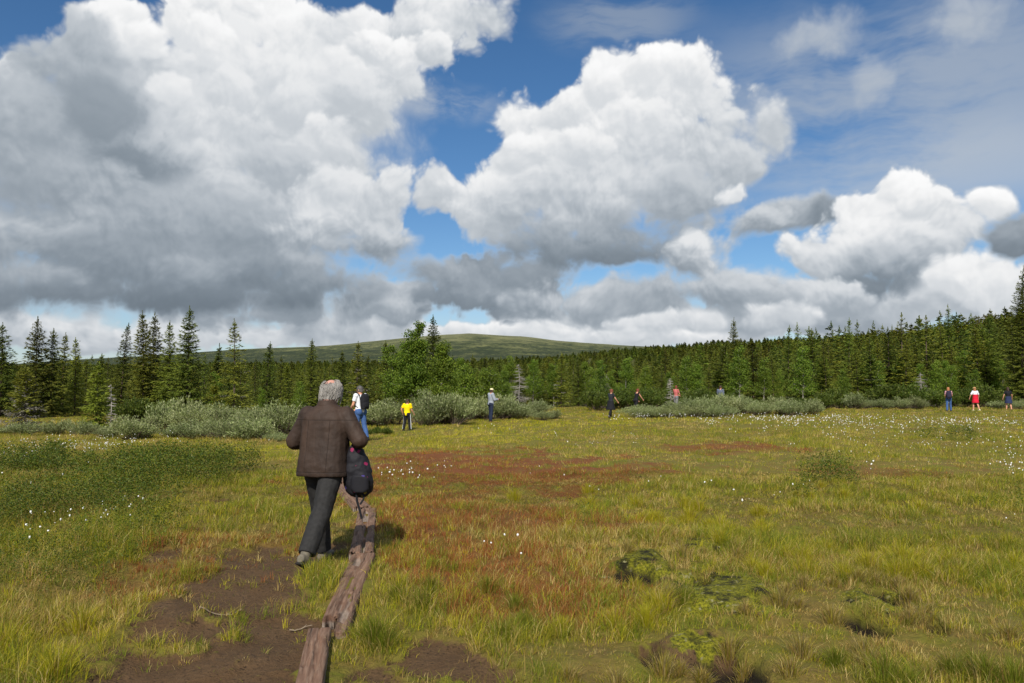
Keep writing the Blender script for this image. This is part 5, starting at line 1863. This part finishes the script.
p_white = make_person(dict(place(361, 25.0), yaw=52, height=1.78, turn=20, nod=12, leg_l=(6, 6, 2, 0), leg_r=(-8, 10, 2, 8), arm_l=(12, 12, 55, 20), arm_r=(14, 10, 60, 20),
    label='person in a white T-shirt and blue jeans wearing a black backpack',
    clothes=[trousers(M_JEANS), top(M_WHITE, 0.92, 0.30), shoes(M_DSHOE), hair(simple_mat('dark_grey_hair', rgb(84, 80, 78), 0.6, 0.35, 0.25, 60), 'short')]))
daypack(*p_white, M_BLACK, 'black backpack on the back of the person in the white T-shirt')
p_boy = make_person(dict(place(407.5, 34.5), yaw=-24, height=1.42, turn=-25, nod=14, leg_l=(-4, 6, 4, 2), leg_r=(8, 6, 4, 0), arm_l=(-14, 30, 30, 5), arm_r=(14, 12, 40, -6),
    label='boy in a bright yellow T-shirt and black track trousers with a white side stripe',
    clothes=[trousers(M_BLACK), top(M_YELLOW, 0.86, 0.32, 0.024), shoes(M_DSHOE), hair(M_HBROWN, 'short')]))
# the stripe down the outside of the trousers
for nm, sd in (('l', -1), ('r', 1)):
    J = p_boy[1]
    pts = np.array([J['hip_' + nm] + [sd * 0.105, 0, 0.03], J['hip_' + nm] * 0.5 + J['knee_' + nm] * 0.5 + [sd * 0.094, 0, 0], J['knee_' + nm] + [sd * 0.08, 0, 0], J['knee_' + nm] * 0.5 + J['ank_' + nm] * 0.5 + [sd * 0.078, -0.01, 0], J['ank_' + nm] + [sd * 0.068, 0, 0.05]])
    v, q = tube(pts, np.full(5, 0.016), 6)
    obj('stripe', mesh_from('stripe', v, [q], M_WHITE, True), p_boy[0])
p_cap = make_person(dict(place(491, 41.0), yaw=-62, height=1.75, turn=10, nod=4, leg_l=(4, 4, 4, 0), leg_r=(-3, 4, 5, 0), arm_l=(18, 14, 92, 30), arm_r=(18, 14, 92, 24),
    label='person in a white cap and grey jacket holding a small camera at the willow thicket',
    clothes=[trousers(M_DARKJEANS), top(M_GREY, 0.90, 0.98, 0.03, 'jacket'), shoes(M_DSHOE), hair(M_HBROWN, 'short'), hat(M_CREAM)]))
p_black = make_person(dict(place(610.5, 44.5), yaw=-52, height=1.68, female=True, turn=-20, nod=12, lean=5, leg_l=(16, 12, 3, 0), leg_r=(-14, 10, 3, 14), arm_l=(22, 10, 40, 0), arm_r=(26, 14, 42, -4),
    label='person in a black top, black skirt and dark leggings walking over the grass',
    clothes=[trousers(M_BLACK, ease=0.004), top(simple_mat('black_top', rgb(44, 46, 52)), 0.95, 0.3, 0.012, 'top'), skirt(M_BLACK, 0.52, 1.06), shoes(M_DSHOE), hair(M_HRED, 'bun')]))
p_bare = make_person(dict(place(635.5, 50.5), yaw=-58, height=1.66, female=True, lean=16, turn=-10, nod=10, leg_l=(10, 10, 3, 0), leg_r=(-10, 10, 3, 10), arm_l=(20, 8, 36, 0), arm_r=(30, 12, 44, 0),
    label='person with reddish hair and bare arms in a black vest, half hidden by willows',
    clothes=[trousers(M_BLACK), top(M_BLACK, 0.90, 0.0, 0.008, 'vest', neck=1.42), shoes(M_DSHOE), hair(M_HRED, 'bun')]))
p_pink = make_person(dict(place(675.5, 53.0), yaw=-50, height=1.72, female=True, turn=30, nod=6, leg_l=(8, 8, 3, 0), leg_r=(-8, 8, 3, 8), arm_l=(24, 10, 70, 24), arm_r=(20, 14, 60, 20),
    label='person in a faded pink top behind the bare forked branch',
    clothes=[trousers(simple_mat('grey_trousers', rgb(120, 118, 120))), top(M_PINK, 0.93, 0.34, 0.014), shoes(M_DSHOE), hair(M_HRED, 'short')]))
p_grey = make_person(dict(place(720, 56.0), yaw=-40, height=1.72, turn=-40, nod=2, leg_l=(8, 8, 3, 0), leg_r=(-8, 8, 3, 8),
    label='person with a ruddy face in a grey top, only the head over the willow mound',
    clothes=[trousers(M_DARKJEANS), top(simple_mat('slate_top', rgb(96, 104, 120)), 0.93, 0.9, 0.02, 'top'), shoes(M_DSHOE), hair(M_HBROWN, 'short')]))
p_pack = make_person(dict(place(947.5, 54.0), yaw=-22, height=1.68, female=True, turn=-30, nod=2, leg_l=(-6, 8, 3, 6), leg_r=(10, 8, 3, 0), arm_l=(6, 10, 40, 10), arm_r=(22, 16, 78, 0),
    label='person with ginger hair and blue jeans carrying a dark backpack on the far side',
    clothes=[trousers(M_JEANS), top(simple_mat('rose_top', rgb(200, 150, 156)), 0.93, 0.34, 0.014), shoes(M_DSHOE), hair(M_HBLOND, 'long')]))
daypack(*p_pack, simple_mat('plum_black_nylon', rgb(44, 40, 58)), 'dark backpack on the person with ginger hair', 0.17, 0.27, 0.12, 1.24)
p_red = make_person(dict(place(974, 55.0), yaw=6, height=1.68, female=True, turn=4, nod=0, leg_l=(8, 8, 3, 0), leg_r=(-10, 10, 3, 10), arm_l=(6, 30, 24, -6), arm_r=(4, 28, 20, -8),
    label='person in a cream hat and white top with a red garment round the hips',
    clothes=[top(M_WHITE, 1.02, 0.42, 0.022), skirt(M_RED, 0.62, 1.22, 0.05), shoes(M_CREAM), hair(M_HBLOND, 'long'), hat(M_STRAW, 0.06, False, 'sun_hat')]))
p_navy = make_person(dict(place(1007, 54.5), yaw=-8, height=1.66, female=True, turn=10, nod=8, leg_l=(6, 8, 3, 0), leg_r=(-6, 8, 3, 8), arm_l=(6, 22, 20, -8), arm_r=(6, 22, 24, -8),
    label='person in a black top and navy skirt in front of the big dark spruce',
    clothes=[top(M_BLACK, 0.98, 0.32, 0.014, 'top'), skirt(M_NAVY, 0.58, 1.08, 0.06), shoes(M_DSHOE), hair(M_HBROWN, 'long')]))

# ------------------------------------------------------------------ things carried, planks, sticks
def floral_mat():
    m, t, out = new_mat('dark_floral_nylon')
    tcn = t.n('ShaderNodeTexCoord'); ob = tcn.outputs['Object']
    nd = t.n('ShaderNodeTexVoronoi', feature='F1'); nd.inputs['Scale'].default_value = 17.0
    t.link(t.vm('ADD', ob, t.vm('MULTIPLY', t.noise(ob, 20, 2, 0.5, out=1), (0.04, 0.04, 0.04))), nd.inputs['Vector'])
    sp = t.n('ShaderNodeSeparateXYZ'); t.link(nd.outputs['Color'], sp.inputs[0])
    dot = t.mr(nd.outputs['Distance'], 0.36, 0.28)
    on = t.m('MULTIPLY', dot, t.m('GREATER_THAN', sp.outputs[0], 0.6))
    pk = t.mix(t.m('GREATER_THAN', sp.outputs[1], 0.3), rgb(130, 116, 44), rgb(132, 30, 74))
    pk = t.mix(t.m('GREATER_THAN', sp.outputs[2], 0.75), pk, rgb(62, 50, 110))
    pbsdf(t, out, t.mix(on, rgb(26, 25, 30), pk), 0.7, 0.3)
    return m

def hand_bag():
    """rucksack slung over the man's right arm, leaning on his hip"""
    man, J = MAN
    root = bpy.data.objects.new('rucksack', None); COL.objects.link(root)
    fl = floral_mat()
    s = man.scale[0]
    W = lambda v: np.array(man.matrix_world @ Vector(v))
    bpy.context.view_layer.update()
    c = np.array(W(Vector(J['el_r']))) + np.array([-0.05, 0.10, -0.285])
    root.location = c
    # it hangs against the jacket
    B = Blob()
    ax = np.array([0.12, 0, -0.99])
    rg = []
    for t, w_, d in ((-0.255, 0.03, 0.03), (-0.24, 0.075, 0.06), (-0.20, 0.118, 0.092), (-0.10, 0.142, 0.112), (0.02, 0.132, 0.105), (0.12, 0.102, 0.085), (0.20, 0.066, 0.06), (0.25, 0.03, 0.03)):
        rg.append((np.array([0.10 * (-t) + 0.012, 0, t]), w_, d, None, 2.3))
    B.loft(rg, 24)
    B.grow('bag', fl, 0.009, 4, root, 0.03, 0.09)
    P = Blob()
    P.loft([(np.array([0.055, -0.105, t]), w_, 0.035, None, 2.6) for t, w_ in ((-0.19, 0.06), (-0.16, 0.085), (-0.06, 0.085), (-0.03, 0.06))], 16)
    P.grow('pocket', fl, 0.009, 3, root)
    top_ = np.array(W(Vector(J['el_r'] * 0.66 + J['wr_r'] * 0.34))) - c
    def strap(pts, r=0.013):
        pts = np.array(pts, float); tt = np.linspace(0, 1, len(pts)); t2 = np.linspace(0, 1, 20)
        q = np.stack([np.interp(t2, tt, pts[:, i]) for i in range(3)], 1)
        for _ in range(2):
            q[1:-1] = (q[:-2] + 2 * q[1:-1] + q[2:]) / 4
        v, f = tube(q, np.full(20, r), 6)
        obj('strap', mesh_from('strap', v, [f], M_BLACK, True), root)
    strap([[-0.02, -0.02, 0.22], top_ + [-0.02, -0.085, -0.02], top_ + [0, 0.0, 0.085], top_ + [0.02, 0.085, -0.02], [0.03, 0.03, 0.22]], 0.014)
    strap([[0.02, -0.09, -0.17], [0.03, -0.10, -0.27], [0.06, -0.10, -0.36], [0.075, -0.10, -0.43]], 0.011)
    strap([[0.08, -0.07, -0.20], [0.09, -0.08, -0.25], [0.06, -0.10, -0.30]], 0.009)
    tag(root, 'black rucksack with pink and yellow flowers slung from the arm of the balding person', 'rucksack')
hand_bag()

def camera_prop():
    man, J = p_cap
    bpy.context.view_layer.update()
    c = (np.array(J['wr_l']) + np.array(J['wr_r'])) / 2 + np.array([0, 0.10, 0.0])
    root = bpy.data.objects.new('camera_body', None)
    B = Blob()
    B.loft([((0, 0, -0.045), 0.07, 0.03, None, 4), ((0, 0, 0.03), 0.07, 0.03, None, 4), ((0, 0, 0.045), 0.03, 0.025, None, 3)], 16)
    o = B.grow('hand_camera', M_BLACK, 0.008, 1)
    B = Blob(); B.cap((0, 0.02, -0.005), 0.032, (0, 0.09, -0.005), 0.03)
    B.grow('lens', M_BLACK, 0.008, 1, o)
    o.location = man.matrix_world @ Vector(c); o.rotation_euler = man.rotation_euler
    tag(o, 'small black camera in the hands of the person in the white cap', 'camera')
    bpy.data.objects.remove(root)
camera_prop()

# ---- boardwalk planks: old split logs, weathered and hollowed
def plank_mat():
    m, t, out = new_mat('weathered_plank')
    at_ = t.n('ShaderNodeAttribute', attribute_name='grain')      # along, across, height in metres
    g = at_.outputs['Vector']
    v = t.vm('MULTIPLY', g, (1.6, 26, 26))
    n = t.noise(v, 1.0, 6, 0.65, dist=0.6)
    n2 = t.noise(t.vm('MULTIPLY', g, (5, 60, 60)), 1.0, 4, 0.6)
    n3 = t.noise(g, 4.0, 4, 0.6)
    c = t.mix(t.mr(n, 0.3, 0.7), rgb(78, 58, 45), rgb(132, 102, 83))
    c = t.mix(t.m('MULTIPLY', t.mr(n2, 0.45, 0.7), 0.5), c, rgb(154, 132, 112))
    c = t.mix(t.mr(n3, 0.58, 0.72), c, rgb(84, 58, 46))
    sp = t.n('ShaderNodeSeparateXYZ'); t.link(g, sp.inputs[0])
    crack = t.mr(n, 0.40, 0.34)
    c = t.mix(t.m('MULTIPLY', crack, 0.8), c, rgb(36, 26, 20))
    c = t.mix(t.m('MULTIPLY', t.mr(sp.outputs[2], -0.02, -0.04), 0.5), c, rgb(150, 142, 132))
    bp = t.n('ShaderNodeBump'); bp.inputs['Strength'].default_value = 0.8; bp.inputs['Distance'].default_value = 0.012
    t.link(t.m('ADD', n, t.m('MULTIPLY', n2, 0.4)), bp.inputs['Height'])
    pbsdf(t, out, c, 0.85, 0.2, bp.outputs[0])
    return m
M_PLANK = plank_mat()

def plank(seed, ax, ay, bx, by, hw, label, lift=0.05, thick=0.09, holes=(), rag=(0.02, 0.02), notch=0.0):
    rng = np.random.default_rng(seed)
    L = math.hypot(bx - ax, by - ay)
    nx, ny = int(L / 0.012), 26
    s = np.linspace(0, 1, nx); c = np.linspace(-1, 1, ny)
    S, C_ = np.meshgrid(s, c, indexing='ij')
    al = S * L
    wl = hw * (1 + 0.05 * (fbm(al[:, 0] * 3, 0 * al[:, 0] + seed, 3, seed) - 0.5) * 2)
    ac = C_ * wl[:, None]
    edge = 1 - np.abs(C_)
    h = -0.014 * (1 - np.minimum(1, edge / 0.12)) ** 2
    grain = fbm(al * 2.0, ac * 40, 4, seed + 3)
    h = h - 0.014 * sstep(0.42 - grain, 0.0, 0.1) * np.minimum(1, edge / 0.1) + 0.003 * (fbm(al * 3, ac * 9, 3, seed + 5) - 0.5)
    for (t0, c0, rt, rc, dp) in holes:
        dd = np.sqrt(((al - t0) / rt) ** 2 + ((C_ - c0) / rc) ** 2) + 0.5 * (fbm(al * 9, ac * 22, 3, seed + 9) - 0.5)
        h = h - dp * sstep(1.0 - dd, 0.0, 0.35)
    # ragged ends
    e0 = rag[0] * fbm(ac * 18, 0 * ac + 3, 3, seed + 11) * 2; e1 = rag[1] * fbm(ac * 18, 0 * ac + 8, 3, seed + 13) * 2
    if notch:
        e0 = e0 + notch * sstep(-C_, -0.15, 0.05)
    al2 = np.maximum(al, e0); al2 = np.minimum(al2, L - e1)
    dx, dy = (bx - ax) / L, (by - ay) / L
    X = ax + dx * al2 + dy * ac; Y = ay + dy * al2 - dx * ac
    zc = terrain(ax + (bx - ax) * s, ay + (by - ay) * s)
    k = np.polyfit(s, zc, 1)
    Zt = np.polyval(k, S) + lift
    top_ = np.stack([X, Y, Zt + h], 2).reshape(-1, 3)
    bot = np.stack([X, Y, Zt - thick], 2).reshape(-1, 3)
    gt = np.stack([al2 + seed * 3.1, ac, h, 1 + 0 * h], 2).reshape(-1, 4)
    gb = np.stack([al2 + seed * 3.1, ac, h * 0 - thick, 1 + 0 * h], 2).reshape(-1, 4)
    i = (np.arange(nx - 1)[:, None] * ny + np.arange(ny - 1)[None]).ravel()
    q = np.stack([i, i + 1, i + ny + 1, i + ny], 1)
    n0 = nx * ny
    rim = np.concatenate([np.arange(ny), np.arange(1, nx) * ny + ny - 1, (nx - 1) * ny + np.arange(ny - 2, -1, -1), np.arange(nx - 2, -1, -1) * ny])
    rim = rim[np.concatenate([[True], np.diff(rim) != 0])]
    r2 = np.roll(rim, -1)
    side = np.stack([rim, rim + n0, r2 + n0, r2], 1)
    me = mesh_from('boardwalk_plank', np.vstack([top_, bot]), [q, q[:, ::-1] + n0, side], M_PLANK, True, {'grain': np.vstack([gt, gb])})
    me.shade_smooth() if hasattr(me, 'shade_smooth') else None
    return tag(obj('boardwalk_plank', me), label, 'plank', 'boardwalk planks leading through the bog')

PL = PLANKS
plank(1, *PL[0], 'narrow weathered plank with a clean sawn end, nearest of the boardwalk', 0.055, 0.12, [], (0.0, 0.008))
plank(2, *PL[1], 'wide cracked plank with a hollow and a broken near end', 0.045, 0.10, [(1.95, -0.25, 0.20, 0.42, 0.05), (0.75, 0.1, 0.28, 0.5, 0.018), (0.45, 0.35, 0.2, 0.5, 0.025), (1.3, -0.2, 0.35, 0.16, 0.018)], (0.05, 0.01), 0.32)
plank(3, *PL[2], 'split grassy plank lying in the shadow of the walking person', 0.05, 0.09, [(0.3, 0.1, 0.34, 0.22, 0.05), (2.2, -0.05, 0.6, 0.42, 0.05), (1.2, 0.15, 0.5, 0.2, 0.04)], (0.02, 0.02))
plank(4, *PL[3], 'smooth plank angling off behind the legs of the walking person', 0.06, 0.09, [], (0.03, 0.02))
plank(5, *PL[4], 'farthest plank, mostly hidden by the walking person', 0.05, 0.09, [], (0.02, 0.02))

# ---- dead sticks on the peat
M_STICK = bark_mat('weathered_stick', rgb(112, 98, 80), rgb(150, 134, 112))
def stick(seed, px, py, ln, ang, label):
    rng = np.random.default_rng(seed)
    d = depth_of(py); x, y = (px - 512) / F * d, d
    t = np.linspace(-0.5, 0.5, 9)
    xs = x + np.cos(ang) * ln * t; ys = y + np.sin(ang) * ln * t + 0.012 * np.sin(t * 5)
    zs = terrain(xs, ys) + 0.012 + 0.02 * np.abs(t)
    parts_ = [tube(np.stack([xs, ys, zs], 1), np.linspace(0.006, 0.0025, 9), 6)]
    b = np.array([xs[5], ys[5], zs[5]]); s = np.linspace(0, 1, 4)[:, None]
    parts_.append(tube(b + s * np.array([math.cos(ang + 0.7), math.sin(ang + 0.7), 0.25]) * ln * 0.22, np.linspace(0.0035, 0.0015, 4), 5))
    v, q = join_tubes(parts_)
    tag(obj('dead_stick', mesh_from('dead_stick', v, [q], M_STICK, True)), label, 'stick')
stick(1, 226, 609, 0.28, 0.25, 'pale dead stick lying on the brown peat beside the wide cracked plank')
stick(2, 305, 613, 0.16, 0.6, 'short grey twig close to the near plank')
stick(3, 152, 493, 0.7, 0.1, 'long pale twig in the grass beyond the peat path')
